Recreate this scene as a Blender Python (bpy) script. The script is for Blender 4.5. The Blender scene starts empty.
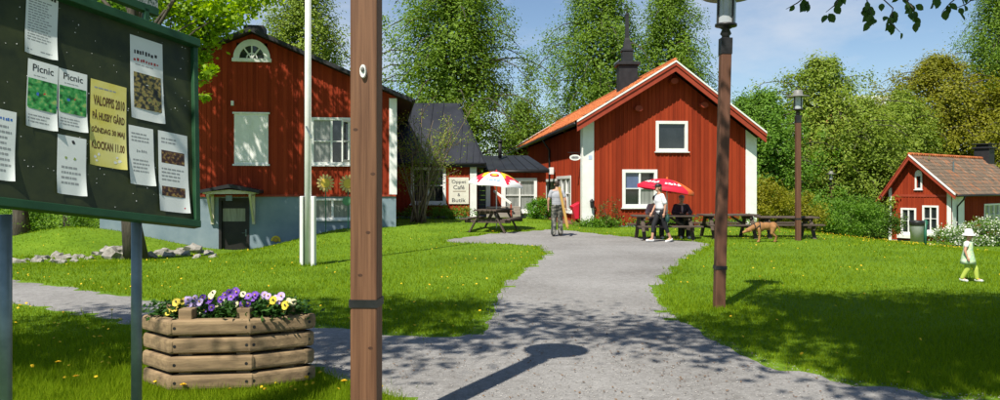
import bpy, bmesh, math, random
import numpy as np
from mathutils import Vector, Matrix, Quaternion, noise as mnoise
from mathutils.geometry import delaunay_2d_cdt

random.seed(7); RNG = np.random.default_rng(7)
scene = bpy.context.scene
R = math.radians

# ------------------------------------------------------------------ camera
FPX, HOR, EYE = 760.0, 185.0, 1.65          # focal length in 1000-px units, horizon row, eye height
cam_d = bpy.data.cameras.new('camera'); cam = bpy.data.objects.new('camera', cam_d)
scene.collection.objects.link(cam)
cam.location = (0, 0, EYE); cam.rotation_euler = (R(90), 0, 0)
cam_d.sensor_width = 36; cam_d.lens = 36 * FPX / 1000; cam_d.shift_y = (HOR - 200) / 1000
cam_d.clip_start = .05; cam_d.clip_end = 2000
scene.camera = cam

# ------------------------------------------------------------------ sky and sun
SUN_ELEV = R(54); SUN_DIR = Vector((-.47, -.883, 0)).normalized()     # horizontal direction towards the sun
world = bpy.data.worlds.new('World'); scene.world = world; world.use_nodes = True
wn, wl = world.node_tree.nodes, world.node_tree.links
for n in list(wn): wn.remove(n)
sky = wn.new('ShaderNodeTexSky'); sky.sky_type = 'NISHITA'; sky.sun_disc = False
sky.sun_elevation = SUN_ELEV; sky.sun_rotation = math.atan2(SUN_DIR.x, SUN_DIR.y)
sky.air_density = 1.0; sky.dust_density = .05; sky.ozone_density = 3.0
tc = wn.new('ShaderNodeTexCoord'); mp = wn.new('ShaderNodeMapping'); mp.inputs['Scale'].default_value = (1.6, 1.6, 4.2)
mp.inputs['Location'].default_value = (.35, .2, .1)
cn = wn.new('ShaderNodeTexNoise'); cn.inputs['Scale'].default_value = 1.9; cn.inputs['Detail'].default_value = 9; cn.inputs['Roughness'].default_value = .58
cr = wn.new('ShaderNodeValToRGB'); cr.color_ramp.elements[0].position = .50; cr.color_ramp.elements[1].position = .76
cr.color_ramp.elements[1].color = (.62, .62, .62, 1)
cm = wn.new('ShaderNodeMix'); cm.data_type = 'RGBA'
cm.inputs['B'].default_value = (7.2, 7.3, 7.6, 1)
bg = wn.new('ShaderNodeBackground'); bg.inputs['Strength'].default_value = .085
wo = wn.new('ShaderNodeOutputWorld')
wl.new(tc.outputs['Generated'], mp.inputs['Vector']); wl.new(mp.outputs[0], cn.inputs['Vector']); wl.new(cn.outputs['Fac'], cr.inputs[0])
wl.new(cr.outputs[0], cm.inputs['Factor']); wl.new(sky.outputs[0], cm.inputs['A']); wl.new(cm.outputs['Result'], bg.inputs[0]); wl.new(bg.outputs[0], wo.inputs[0])

sun_d = bpy.data.lights.new('sun', 'SUN'); sun_d.energy = 5.0; sun_d.angle = R(.53); sun_d.color = (1, .94, .83)
sun = bpy.data.objects.new('sun', sun_d); scene.collection.objects.link(sun)
sv = (SUN_DIR * math.cos(SUN_ELEV) + Vector((0, 0, math.sin(SUN_ELEV)))).normalized()
sun.rotation_euler = sv.to_track_quat('Z', 'Y').to_euler(); sun.location = sv * 60

scene.view_settings.view_transform = 'Standard'; scene.view_settings.look = 'None'
scene.view_settings.exposure = 0.45; scene.view_settings.gamma = 1
scene.render.engine = 'CYCLES'; scene.cycles.max_bounces = 6; scene.cycles.use_denoising = True
scene.cycles.transparent_max_bounces = 4

# ------------------------------------------------------------------ terrain
def sst(a, b, x):
    t = np.clip((np.asarray(x, float) - a) / (b - a), 0, 1); return t * t * (3 - 2 * t)
def hgt(X, Y):
    X = np.asarray(X, float); Y = np.asarray(Y, float)
    z = -.047 * sst(9, 20, X) * np.clip(Y - 8, 0, 40)
    z = z - .7 * sst(-5.2, -9.5, X) * sst(14, 25, Y)
    z = z + .2 * sst(22, 29, Y) * sst(-8, -4.5, X) * sst(4, 1, X)
    z = z + .97 * np.exp(-((X + 13.75) / 3.2) ** 2 - ((Y - 24.6) / 2.7) ** 2)
    return z
def H(x, y): return float(hgt(x, y))
def ray(px, py): return Vector(((px - 500) / FPX, 1.0, (HOR - py) / FPX))
CAM = Vector((0, 0, EYE))
def P(px, py, Y): return CAM + ray(px, py) * Y
def G(px, py):                       # where the line of sight through a picture point meets the ground
    d = ray(px, py); t = 2.0
    while t < 150:
        p = CAM + d * t
        if p.z < H(p.x, p.y):
            lo, hi = t - .2, t
            for _ in range(12):
                m = (lo + hi) / 2; q = CAM + d * m
                if q.z < H(q.x, q.y): hi = m
                else: lo = m
            q = CAM + d * hi; return Vector((q.x, q.y, H(q.x, q.y)))
        t += .2
    return CAM + d * 150
def GX(px, Y):                       # ground point at a picture column and depth
    X = (px - 500) / FPX * Y; return Vector((X, Y, H(X, Y)))

# ------------------------------------------------------------------ materials
MATS = {}
def _base(name):
    m = bpy.data.materials.new(name); m.use_nodes = True
    nt = m.node_tree; return m, nt.nodes, nt.links, nt.nodes['Principled BSDF']
def M(name, c1, c2=None, rough=.6, scale=6, stretch=(1, 1, 1), bump=0, metal=0, spec=.4, detail=6, lo=.35, hi=.65, bdist=.01, coat=0):
    if name in MATS: return MATS[name]
    m, n, l, b = _base(name)
    c2 = c2 or tuple(v * .75 for v in c1)
    t = n.new('ShaderNodeTexCoord'); mp = n.new('ShaderNodeMapping'); mp.inputs['Scale'].default_value = stretch
    nz = n.new('ShaderNodeTexNoise'); nz.inputs['Scale'].default_value = scale; nz.inputs['Detail'].default_value = detail; nz.inputs['Roughness'].default_value = .62
    r = n.new('ShaderNodeValToRGB'); r.color_ramp.elements[0].position = lo; r.color_ramp.elements[1].position = hi
    r.color_ramp.elements[0].color = (*c1, 1); r.color_ramp.elements[1].color = (*c2, 1)
    l.new(t.outputs['Object'], mp.inputs[0]); l.new(mp.outputs[0], nz.inputs['Vector']); l.new(nz.outputs['Fac'], r.inputs[0]); l.new(r.outputs[0], b.inputs['Base Color'])
    b.inputs['Roughness'].default_value = rough; b.inputs['Metallic'].default_value = metal; b.inputs['Specular IOR Level'].default_value = spec
    b.inputs['Coat Weight'].default_value = coat
    if bump:
        bp = n.new('ShaderNodeBump'); bp.inputs['Strength'].default_value = bump; bp.inputs['Distance'].default_value = bdist
        l.new(nz.outputs['Fac'], bp.inputs['Height']); l.new(bp.outputs[0], b.inputs['Normal'])
    MATS[name] = m; return m
def LEAF(name, cols, trans=.35, rough=.55, scale=.25, spec=.3, gain=1, mixf=.68):
    """leaf material: each leaf (mesh island) its own tone, larger patches by noise, light shining through"""
    if name in MATS: return MATS[name]
    m, n, l, b = _base(name); out = n['Material Output']
    g = n.new('ShaderNodeNewGeometry'); nz = n.new('ShaderNodeTexNoise'); nz.inputs['Scale'].default_value = scale; nz.inputs['Detail'].default_value = 3
    l.new(g.outputs['Position'], nz.inputs['Vector'])
    mx = n.new('ShaderNodeMix'); mx.inputs['Factor'].default_value = mixf
    l.new(g.outputs['Random Per Island'], mx.inputs['A']); l.new(nz.outputs['Fac'], mx.inputs['B'])
    r = n.new('ShaderNodeValToRGB'); els = r.color_ramp.elements
    els[0].position = .2; els[1].position = .8
    for k in range(len(cols) - 2): els.new(.2 + .6 * (k + 1) / (len(cols) - 1))
    for e, c in zip(els, cols): e.color = (*[v * gain for v in c], 1)
    l.new(mx.outputs['Result'], r.inputs[0]); l.new(r.outputs[0], b.inputs['Base Color'])
    b.inputs['Roughness'].default_value = rough; b.inputs['Specular IOR Level'].default_value = spec
    tr = n.new('ShaderNodeBsdfTranslucent'); hs = n.new('ShaderNodeHueSaturation'); hs.inputs['Value'].default_value = 1.25; hs.inputs['Saturation'].default_value = 1.1
    l.new(r.outputs[0], hs.inputs['Color']); l.new(hs.outputs[0], tr.inputs[0])
    ms = n.new('ShaderNodeMixShader'); ms.inputs[0].default_value = trans
    l.new(b.outputs[0], ms.inputs[1]); l.new(tr.outputs[0], ms.inputs[2]); l.new(ms.outputs[0], out.inputs['Surface'])
    MATS[name] = m; return m
def ISLE(name, cols, rough=.7, scale=1.2, bump=.3, bscale=30, mixf=.5, spec=.3, stretch=(1, 1, 1)):
    """pieces (tiles, boards, stones): each island its own tone plus weathering noise"""
    if name in MATS: return MATS[name]
    m, n, l, b = _base(name)
    g = n.new('ShaderNodeNewGeometry'); nz = n.new('ShaderNodeTexNoise'); nz.inputs['Scale'].default_value = scale; nz.inputs['Detail'].default_value = 8; nz.inputs['Roughness'].default_value = .65
    mpp = n.new('ShaderNodeMapping'); mpp.inputs['Scale'].default_value = stretch; l.new(g.outputs['Position'], mpp.inputs[0]); l.new(mpp.outputs[0], nz.inputs['Vector'])
    mx = n.new('ShaderNodeMix'); mx.inputs['Factor'].default_value = mixf
    l.new(g.outputs['Random Per Island'], mx.inputs['A']); l.new(nz.outputs['Fac'], mx.inputs['B'])
    r = n.new('ShaderNodeValToRGB'); els = r.color_ramp.elements; els[0].position = .15; els[1].position = .85
    for k in range(len(cols) - 2): els.new(.15 + .7 * (k + 1) / (len(cols) - 1))
    for e, c in zip(els, cols): e.color = (*c, 1)
    l.new(mx.outputs['Result'], r.inputs[0]); l.new(r.outputs[0], b.inputs['Base Color'])
    b.inputs['Roughness'].default_value = rough; b.inputs['Specular IOR Level'].default_value = spec
    n2 = n.new('ShaderNodeTexNoise'); n2.inputs['Scale'].default_value = bscale; n2.inputs['Detail'].default_value = 4
    l.new(g.outputs['Position'], n2.inputs['Vector'])
    bp = n.new('ShaderNodeBump'); bp.inputs['Strength'].default_value = bump; bp.inputs['Distance'].default_value = .01
    l.new(n2.outputs['Fac'], bp.inputs['Height']); l.new(bp.outputs[0], b.inputs['Normal'])
    MATS[name] = m; return m
def GROUND(name, cols, scales, rough=.95, bump=.6, bd=.02, speck=None):
    m, n, l, b = _base(name)
    g = n.new('ShaderNodeNewGeometry'); src = g.outputs['Position']
    n1 = n.new('ShaderNodeTexNoise'); n1.inputs['Scale'].default_value = scales[0]; n1.inputs['Detail'].default_value = 6
    n2 = n.new('ShaderNodeTexNoise'); n2.inputs['Scale'].default_value = scales[1]; n2.inputs['Detail'].default_value = 8; n2.inputs['Roughness'].default_value = .7
    l.new(src, n1.inputs['Vector']); l.new(src, n2.inputs['Vector'])
    mx = n.new('ShaderNodeMix'); mx.inputs['Factor'].default_value = .5
    l.new(n1.outputs['Fac'], mx.inputs['A']); l.new(n2.outputs['Fac'], mx.inputs['B'])
    r = n.new('ShaderNodeValToRGB'); els = r.color_ramp.elements; els[0].position = .36; els[1].position = .64
    for k in range(len(cols) - 2): els.new(.36 + .28 * (k + 1) / (len(cols) - 1))
    for e, c in zip(els, cols): e.color = (*c, 1)
    l.new(mx.outputs['Result'], r.inputs[0]); col = r.outputs[0]; hgt_out = n2.outputs['Fac']
    if speck:
        v = n.new('ShaderNodeTexVoronoi'); v.inputs['Scale'].default_value = speck; l.new(src, v.inputs['Vector'])
        v2 = n.new('ShaderNodeHueSaturation'); l.new(col, v2.inputs['Color'])
        sp = n.new('ShaderNodeSeparateColor'); l.new(v.outputs['Color'], sp.inputs[0])
        mr = n.new('ShaderNodeMapRange'); mr.inputs['To Min'].default_value = .86; mr.inputs['To Max'].default_value = 1.13; l.new(sp.outputs[0], mr.inputs[0])
        l.new(mr.outputs[0], v2.inputs['Value']); col = v2.outputs[0]; hgt_out = v.outputs['Distance']
    l.new(col, b.inputs['Base Color']); b.inputs['Roughness'].default_value = rough; b.inputs['Specular IOR Level'].default_value = .2
    bp = n.new('ShaderNodeBump'); bp.inputs['Strength'].default_value = bump; bp.inputs['Distance'].default_value = bd
    l.new(hgt_out, bp.inputs['Height']); l.new(bp.outputs[0], b.inputs['Normal'])
    MATS[name] = m; return m

m_lawn = GROUND('lawn_soil', [(.07, .14, .005), (.115, .21, .008), (.165, .265, .014)], (.5, 7), bump=.8, bd=.04)
m_gravel = GROUND('gravel', [(.175, .166, .155), (.25, .242, .231), (.315, .306, .294)], (.45, 9), bump=.45, bd=.008, speck=60)
m_red = ISLE('falu_red_boards', [(.16, .020, .007), (.285, .036, .012), (.37, .053, .017)], rough=.85, scale=2.2, stretch=(1, 1, .22), bump=.25, bscale=60, mixf=.62, spec=.15)
m_redtrim = M('red_paint_trim', (.34, .048, .018), (.26, .033, .013), rough=.7, scale=3, stretch=(1, 1, 1), bump=.1)
m_white = M('white_paint', (.82, .82, .80), (.72, .72, .69), rough=.5, scale=3, bump=.05)
m_black = M('black_sheet_metal', (.012, .012, .014), (.022, .022, .025), rough=.6, scale=4, bump=.08)
m_iron = M('black_iron', (.012, .012, .013), (.025, .025, .027), rough=.45, scale=9)
m_greymetal = M('dark_grey_roof_metal', (.018, .020, .026), (.034, .037, .045), rough=.5, scale=.8, bump=.05, metal=.2)
m_tile = ISLE('orange_roof_tiles', [(.30, .085, .03), (.46, .13, .04), (.58, .20, .07)], rough=.8, scale=.7, mixf=.45)
m_oldtile = ISLE('weathered_roof_tiles', [(.095, .075, .056), (.125, .097, .072), (.145, .108, .078), (.15, .11, .078), (.165, .115, .08), (.27, .115, .055), (.23, .20, .155)], rough=.9, scale=2.2, mixf=.42)
m_glass = M('window_glass', (.012, .015, .018), (.03, .035, .04), rough=.06, scale=1.2, spec=.8)
m_curtain = M('pale_curtain_behind_glass', (.30, .31, .29), (.16, .17, .16), rough=.12, scale=3, stretch=(6, 6, .4), spec=.7)
m_bluecurt = M('blue_curtain_behind_glass', (.07, .10, .20), (.10, .14, .26), rough=.1, scale=2, spec=.7)
m_concrete = M('blue_grey_plaster', (.16, .225, .27), (.24, .30, .34), rough=.9, scale=1.6, bump=.25, lo=.3, hi=.7)
m_darkwood = M('black_painted_door', (.012, .010, .010), (.02, .017, .016), rough=.5, scale=5)
m_post = M('brown_stained_timber', (.095, .040, .022), (.155, .068, .038), rough=.65, scale=5, stretch=(3, 3, .25), bump=.35, detail=9, lo=.3, hi=.7)
m_postnear = M('red_brown_glazed_timber', (.10, .042, .020), (.22, .105, .052), rough=.65, scale=9, stretch=(5, 5, .14), bump=.7, detail=12, lo=.33, hi=.68, bdist=.005)
m_log = M('weathered_pine_log', (.36, .25, .135), (.14, .095, .052), rough=.85, scale=7, stretch=(.35, 3, 3), bump=.6, detail=10, bdist=.006, lo=.3, hi=.68)
m_bench = M('dark_weathered_bench_wood', (.055, .038, .028), (.115, .085, .065), rough=.85, scale=8, stretch=(.4, 3, 3), bump=.4)
m_bark = M('grey_brown_bark', (.10, .085, .065), (.045, .036, .028), rough=.95, scale=5, stretch=(2, 2, .5), bump=.8, bdist=.03)
m_birchbark = M('white_birch_bark', (.55, .53, .49), (.06, .055, .05), rough=.85, scale=4, stretch=(.6, .6, 2.2), bump=.3, lo=.52, hi=.66)
m_steel = M('galvanised_steel_grey_green', (.22, .27, .28), (.13, .17, .18), rough=.45, metal=.5, scale=5, bump=.1)
m_skin = M('skin', (.55, .30, .20), (.48, .25, .16), rough=.5, scale=12)

# ------------------------------------------------------------------ mesh helpers
COL = scene.collection
class MB:
    def __init__(s): s.v = []; s.f = []; s.mi = []; s.smooth = False
    def add(s, vs, fs, mi=0):
        o = len(s.v); s.v += [Vector(v) for v in vs]
        for f in fs: s.f.append([o + i for i in f]); s.mi.append(mi)
    def box8(s, p, mi=0):             # p: 4 bottom (ccw from above) + 4 top
        s.add(p, [(3, 2, 1, 0), (4, 5, 6, 7), (0, 1, 5, 4), (1, 2, 6, 5), (2, 3, 7, 6), (3, 0, 4, 7)], mi)
    def box(s, a, b, mi=0):
        x0, y0, z0 = a; x1, y1, z1 = b
        s.box8([(x0, y0, z0), (x1, y0, z0), (x1, y1, z0), (x0, y1, z0), (x0, y0, z1), (x1, y0, z1), (x1, y1, z1), (x0, y1, z1)], mi)
    def bar(s, p, q, w, h, up=(0, 0, 1), mi=0):     # rectangular bar from p to q
        p, q = Vector(p), Vector(q); d = (q - p).normalized(); up = Vector(up)
        if abs(d.dot(up)) > .98: up = Vector((0, 1, 0))
        a = d.cross(up).normalized() * w / 2; b = a.cross(d).normalized() * h / 2
        s.box8([p - a - b, p + a - b, q + a - b, q - a - b, p - a + b, p + a + b, q + a + b, q - a + b], mi)
    def tube(s, pts, rad, n=8, mi=0, cap=True):
        pts = [Vector(p) for p in pts]; rad = rad if hasattr(rad, '__len__') else [rad] * len(pts); o = len(s.v)
        ref = Vector((.31, .95, .05))
        for i, p in enumerate(pts):
            d = (pts[min(i + 1, len(pts) - 1)] - pts[max(i - 1, 0)]).normalized()
            if abs(d.dot(ref)) > .97: ref = Vector((1, 0, 0))
            a = d.cross(ref).normalized(); b = d.cross(a)
            for k in range(n):
                t = 2 * math.pi * k / n; s.v.append(p + (a * math.cos(t) + b * math.sin(t)) * rad[i])
        for i in range(len(pts) - 1):
            for k in range(n):
                k2 = (k + 1) % n; s.f.append([o + i * n + k, o + i * n + k2, o + (i + 1) * n + k2, o + (i + 1) * n + k]); s.mi.append(mi)
        if cap:
            s.f.append([o + k for k in reversed(range(n))]); s.mi.append(mi)
            e = o + (len(pts) - 1) * n; s.f.append([e + k for k in range(n)]); s.mi.append(mi)
    def lathe(s, c, prof, n=20, mi=0, mat=None):     # prof: (radius, z) pairs about a vertical axis at c
        c = Vector(c); o = len(s.v)
        for r, z in prof:
            for k in range(n):
                t = 2 * math.pi * k / n; v = Vector((r * math.cos(t), r * math.sin(t), z)); s.v.append(c + (mat @ v if mat else v))
        for i in range(len(prof) - 1):
            for k in range(n):
                k2 = (k + 1) % n; s.f.append([o + i * n + k, o + i * n + k2, o + (i + 1) * n + k2, o + (i + 1) * n + k]); s.mi.append(mi)
    def ico(s, c, r, sub=2, jit=0, seed=0, mi=0, rot=None):
        bm = bmesh.new(); bmesh.ops.create_icosphere(bm, subdivisions=sub, radius=1)
        r = r if hasattr(r, '__len__') else (r, r, r); vs = []
        for v in bm.verts:
            q = v.co.copy()
            if jit: q *= 1 + jit * mnoise.noise(q * 1.4 + Vector((seed * 3.1, seed, 0)))
            q = Vector((q.x * r[0], q.y * r[1], q.z * r[2]))
            if rot: q = rot @ q
            vs.append(Vector(c) + q)
        fs = [[v.index for v in f.verts] for f in bm.faces]; bm.free(); s.add(vs, fs, mi)
def link(o, parent=None):
    COL.objects.link(o)
    if parent: o.parent = parent
    return o
def obj(name, mb, mat, parent=None, smooth=None, bevel=0, world=True):
    """one mesh object; vertices given in world space unless world=False"""
    me = bpy.data.meshes.new(name)
    inv = parent_inv(parent) if (parent and world) else None
    vs = [inv @ v for v in mb.v] if inv else mb.v
    me.from_pydata([tuple(v) for v in vs], [], mb.f)
    for m in (mat if isinstance(mat, (list, tuple)) else [mat]): me.materials.append(m)
    if any(mb.mi): me.polygons.foreach_set('material_index', mb.mi)
    sm = mb.smooth if smooth is None else smooth
    if sm: me.polygons.foreach_set('use_smooth', [True] * len(me.polygons))
    me.update()
    o = bpy.data.objects.new(name, me); link(o, parent)
    if bevel:
        b = o.modifiers.new('bevel', 'BEVEL'); b.width = bevel; b.segments = 2; b.limit_method = 'ANGLE'
    return o
def wmat(o):
    m = Matrix.LocRotScale(o.location, o.rotation_euler, o.scale)
    return wmat(o.parent) @ m if o.parent else m
def parent_inv(p): return wmat(p).inverted()
def tag(o, label=None, cat=None, group=None, kind=None):
    for k, v in (('label', label), ('category', cat), ('group', group), ('kind', kind)):
        if v: o[k] = v
    return o
def thing(name, label, cat, loc, rotz=0, group=None):
    o = bpy.data.objects.new(name, None); o.location = loc; o.rotation_euler = (0, 0, rotz); o.empty_display_size = .2
    link(o); return tag(o, label, cat, group)
def stuffpart(o): o['kind'] = 'stuff'; return o
def npmesh(name, V, F, mat, parent=None, smooth=False):
    """numpy mesh: V (n,3) world, F (m,3 or 4)"""
    me = bpy.data.meshes.new(name); n, m, k = len(V), len(F), F.shape[1]
    if parent:
        Mi = np.array(parent_inv(parent)); V = V @ Mi[:3, :3].T + Mi[:3, 3]
    me.vertices.add(n); me.vertices.foreach_set('co', V.astype(np.float32).ravel())
    me.loops.add(m * k); me.loops.foreach_set('vertex_index', F.astype(np.int32).ravel())
    me.polygons.add(m); me.polygons.foreach_set('loop_start', np.arange(0, m * k, k, dtype=np.int32))
    me.polygons.foreach_set('loop_total', np.full(m, k, dtype=np.int32))
    if smooth: me.polygons.foreach_set('use_smooth', np.ones(m, dtype=bool))
    me.materials.append(mat); me.update(calc_edges=True)
    o = bpy.data.objects.new(name, me); return link(o, parent)
TXT = {}
def text2d(s, bold=0):
    if (s, bold) in TXT: return TXT[(s, bold)]
    cu = bpy.data.curves.new('t', 'FONT'); cu.body = s; cu.size = 1; cu.resolution_u = 2; cu.offset = bold
    o = bpy.data.objects.new('t', cu); COL.objects.link(o)
    dg = bpy.context.evaluated_depsgraph_get(); me = bpy.data.meshes.new_from_object(o.evaluated_get(dg))
    v = np.array([x.co[:2] for x in me.vertices]); f = [list(p.vertices) for p in me.polygons]
    bpy.data.objects.remove(o); bpy.data.curves.remove(cu); bpy.data.meshes.remove(me)
    TXT[(s, bold)] = (v, f); return v, f
def text_on(mb, s, o, u, v, x0, x1, y0, y1, n, off=.002, bold=0, mi=0):
    """lettering fitted to the rectangle x0..x1, y0..y1 of the plane o + x u + y v"""
    c, f = text2d(s, bold)
    a, b = c.min(0), c.max(0); c = (c - a) / (b - a)
    mb.add([o + u * (x0 + (x1 - x0) * q[0]) + v * (y0 + (y1 - y0) * q[1]) + n * off for q in c], f, mi)

# ------------------------------------------------------------------ foliage generators
def leaf_quads(C, size, up=.35, droop=0, asp=.6, N=None):
    """one small diamond leaf at every point of C; N leans the leaf faces outwards from their clump"""
    n = len(C); s = size * RNG.uniform(.7, 1.3, (n, 1))
    nr = RNG.normal(size=(n, 3)) * (1 if N is None else .5); nr[:, 2] += up * 2
    if N is not None: nr += N
    nr /= np.linalg.norm(nr, axis=1)[:, None] + 1e-9
    d = RNG.normal(size=(n, 3)); d[:, 2] -= droop; d -= nr * (d * nr).sum(1)[:, None]; d /= np.linalg.norm(d, axis=1)[:, None] + 1e-9
    w = np.cross(d, nr)
    V = np.stack([C - d * s * .5, C + w * s * asp * .5, C + d * s * .5, C - w * s * asp * .5], 1).reshape(-1, 3)
    F = np.arange(n * 4).reshape(-1, 4); return V, F
def crown_points(c, rad, ncl, nleaf, rcl, shell=.55, flat=.8, hang=0, lump=.35, tight=.5, want_n=False):
    """leaf positions: clumps spread through an uneven ellipsoid"""
    c = np.array(c, float); rad = np.array(rad, float)
    d = RNG.normal(size=(ncl, 3)); d /= np.linalg.norm(d, axis=1)[:, None]
    sc = np.array([1 + lump * mnoise.noise(Vector(x) * 1.7 + Vector(c)) for x in d])[:, None]
    r = (shell + (1 - shell) * RNG.random((ncl, 1)) ** .6) * sc
    ctr = c + d * rad * r
    k = np.maximum(8, (nleaf * RNG.uniform(.4, 1.6, ncl)).astype(int)); idx = np.repeat(np.arange(ncl), k)
    rr = rcl * RNG.uniform(.6, 1.4, ncl)[idx][:, None]
    off = RNG.normal(size=(len(idx), 3)) * rr * tight; off[:, 2] *= flat
    pts = ctr[idx] + off
    if hang: pts[:, 2] -= np.abs(RNG.normal(size=len(idx))) * hang; 
    nrm = off / (np.linalg.norm(off, axis=1)[:, None] + 1e-6) * .75 + d[idx] * .55
    return (pts, ctr, nrm) if want_n else (pts, ctr)
def limb(mb, p, q, r0, r1, sag=.1, n=6, segs=5):
    p, q = Vector(p), Vector(q); L = (q - p).length; pts = []
    j = Vector((random.uniform(-1, 1), random.uniform(-1, 1), 0)) * L * .06
    for i in range(segs + 1):
        t = i / segs; pts.append(p.lerp(q, t) + j * math.sin(math.pi * t) + Vector((0, 0, sag * L * math.sin(math.pi * t))))
    mb.tube(pts, [r0 + (r1 - r0) * i / segs for i in range(segs + 1)], n)
def branch_crown(base, z0, z1, rx, ry, nb, per, nleaf, rcl, hang, droop, wide=.35, tight=.34):
    """boughs leaving the trunk, rising and then drooping; leaf sprays along their outer part"""
    C, D, lines = [], [], []; bx, by = base[0], base[1]
    for i in range(nb):
        f = (i + RNG.random()) / nb; z = z0 + (z1 - z0) * f; env = max(.16, 1 - abs((f - wide) / (1.02 - wide if f > wide else wide + .45)) ** 2.0); az = i * 2.4 + RNG.uniform(-.5, .5); L = env * RNG.uniform(.5, 1.32) * (1 + .3 * mnoise.noise(Vector((az * 1.1, f * 4, bx))))
        o = np.array([math.cos(az) * rx, math.sin(az) * ry, 0]) * L; r_ = rx * L
        A = np.array([bx, by, z - .28 * r_]); M_ = np.array([bx, by, z + .30 * r_]) + o * .6; E = np.array([bx, by, z - droop * r_]) + o
        lines.append([A + (M_ - A) * 2 * t * (1 - t) * 1.0 + (E - A) * t * t if False else A * (1 - t) ** 2 + M_ * 2 * t * (1 - t) + E * t * t for t in (0, .2, .4, .6, .8, 1)])
        for k in range(per):
            t = .28 + .72 * (k + RNG.random()) / per; q = A * (1 - t) ** 2 + M_ * 2 * t * (1 - t) + E * t * t
            C.append(q + RNG.normal(size=3) * np.array([.16, .16, .12]) * r_ * .6); D.append(o / (np.linalg.norm(o) + 1e-6))
    C, D = np.array(C), np.array(D); k = np.maximum(6, (nleaf * RNG.uniform(.4, 1.6, len(C))).astype(int)); idx = np.repeat(np.arange(len(C)), k)
    off = RNG.normal(size=(len(idx), 3)) * (rcl * RNG.uniform(.5, 1.5, len(C)))[idx][:, None] * tight
    pts = C[idx] + off; pts[:, 2] -= np.abs(RNG.normal(size=len(idx))) ** 1.5 * hang
    nrm = off / (np.linalg.norm(off, axis=1)[:, None] + 1e-6) * .7 + D[idx] * .5 + np.array([0, 0, .25])
    return pts, nrm, lines
def btree(name, label, base, z0, z1, rx, leafmat, barkmat, nb=70, per=6, nleaf=90, rcl=1.0, leaf=.2, hang=.4, droop=.25, trunk_r=.22, group=None, wide=.35, ry=None, asp=.6, tight=.34):
    base = Vector(base); t = thing(name, label, 'tree', base, 0, group)
    pts, nrm, lines = branch_crown(base, z0, z1, rx, ry or rx * .85, nb, per, nleaf, rcl, hang, droop, wide, tight)
    V, F = leaf_quads(pts, leaf, droop=.5, asp=asp, N=nrm); nc = len(pts) // 30
    dd_ = RNG.normal(size=(nc, 3)); dd_ /= np.linalg.norm(dd_, axis=1)[:, None]; cz = z0 + (z1 - z0) * .42
    core = np.array([base.x, base.y, cz]) + dd_ * np.array([rx * .62, rx * .55, (z1 - z0) * .40]) * RNG.random((nc, 1)) ** .4
    V2, F2 = leaf_quads(core, leaf * 2, N=dd_ * 1.2, asp=.75); npmesh('crown', np.vstack([V, V2]), np.vstack([F, F2 + len(V)]), leafmat, t)
    mb = MB(); mb.smooth = True; n = 10; hh_ = z1 - base.z
    mb.tube([base + Vector((random.uniform(-1, 1) * .012 * hh_ * (i > 0), random.uniform(-1, 1) * .012 * hh_ * (i > 0), hh_ * i / n - (.15 if i == 0 else 0))) for i in range(n + 1)], [trunk_r * (1.3 if i == 0 else 1 - .93 * i / n) for i in range(n + 1)], 9); obj('trunk', mb, barkmat, t)
    mb = MB(); mb.smooth = True
    for ln_ in lines: mb.tube(ln_, [.3 * trunk_r * (1 - .85 * k / 5) + .006 for k in range(6)], 5)
    obj('limbs', mb, m_bark, t); return t
def tree(name, label, base, height, crown_c, crown_r, leafmat, barkmat, trunk_r=.2, ncl=140, nleaf=140, rcl=1.0, leaf=.16, hang=0, droop=0, shell=.5, nlimb=26, cat='tree', group=None, lean=(0, 0), flat=.8, lump=.35, asp=.6, tight=.36):
    base = Vector(base); t = thing(name, label, cat, base, 0, group)
    pts, ctr, nrm = crown_points(crown_c, crown_r, ncl, nleaf, rcl, shell, flat, hang, lump, tight, True)
    V, F = leaf_quads(pts, leaf, droop=droop, asp=asp, N=nrm); nc = len(pts) // 14; dd_ = RNG.normal(size=(nc, 3)); dd_ /= np.linalg.norm(dd_, axis=1)[:, None]; core = np.array(crown_c) + dd_ * np.array(crown_r) * .8 * RNG.random((nc, 1)) ** .4
    V2, F2 = leaf_quads(core, leaf * 2.1, N=dd_ * 1.2, asp=.75); npmesh('crown', np.vstack([V, V2]), np.vstack([F, F2 + len(V)]), leafmat, t)
    top = Vector((base.x + lean[0], base.y + lean[1], base.z + height * .92)); mb = MB(); mb.smooth = True
    ax = [base + Vector((0, 0, -.15))]; n = 9
    for i in range(1, n + 1):
        q = base.lerp(top, i / n); s = height * .012
        ax.append(q + Vector((random.uniform(-s, s), random.uniform(-s, s), 0)))
    mb.tube(ax, [trunk_r * (1.35 if i == 0 else (1 - .93 * i / n)) for i in range(n + 1)], 9); obj('trunk', mb, barkmat, t)
    mb = MB(); mb.smooth = True
    for i in RNG.choice(len(ctr), min(nlimb, len(ctr)), replace=False):
        e = Vector(ctr[i]); f = (e.z - base.z) / height * .72; f = min(max(f, .18), .9); a = base.lerp(top, f)
        limb(mb, a, e, trunk_r * (1 - f) * .45 + .012, .008, .06, 5)
    obj('limbs', mb, barkmat, t); return t
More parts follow.
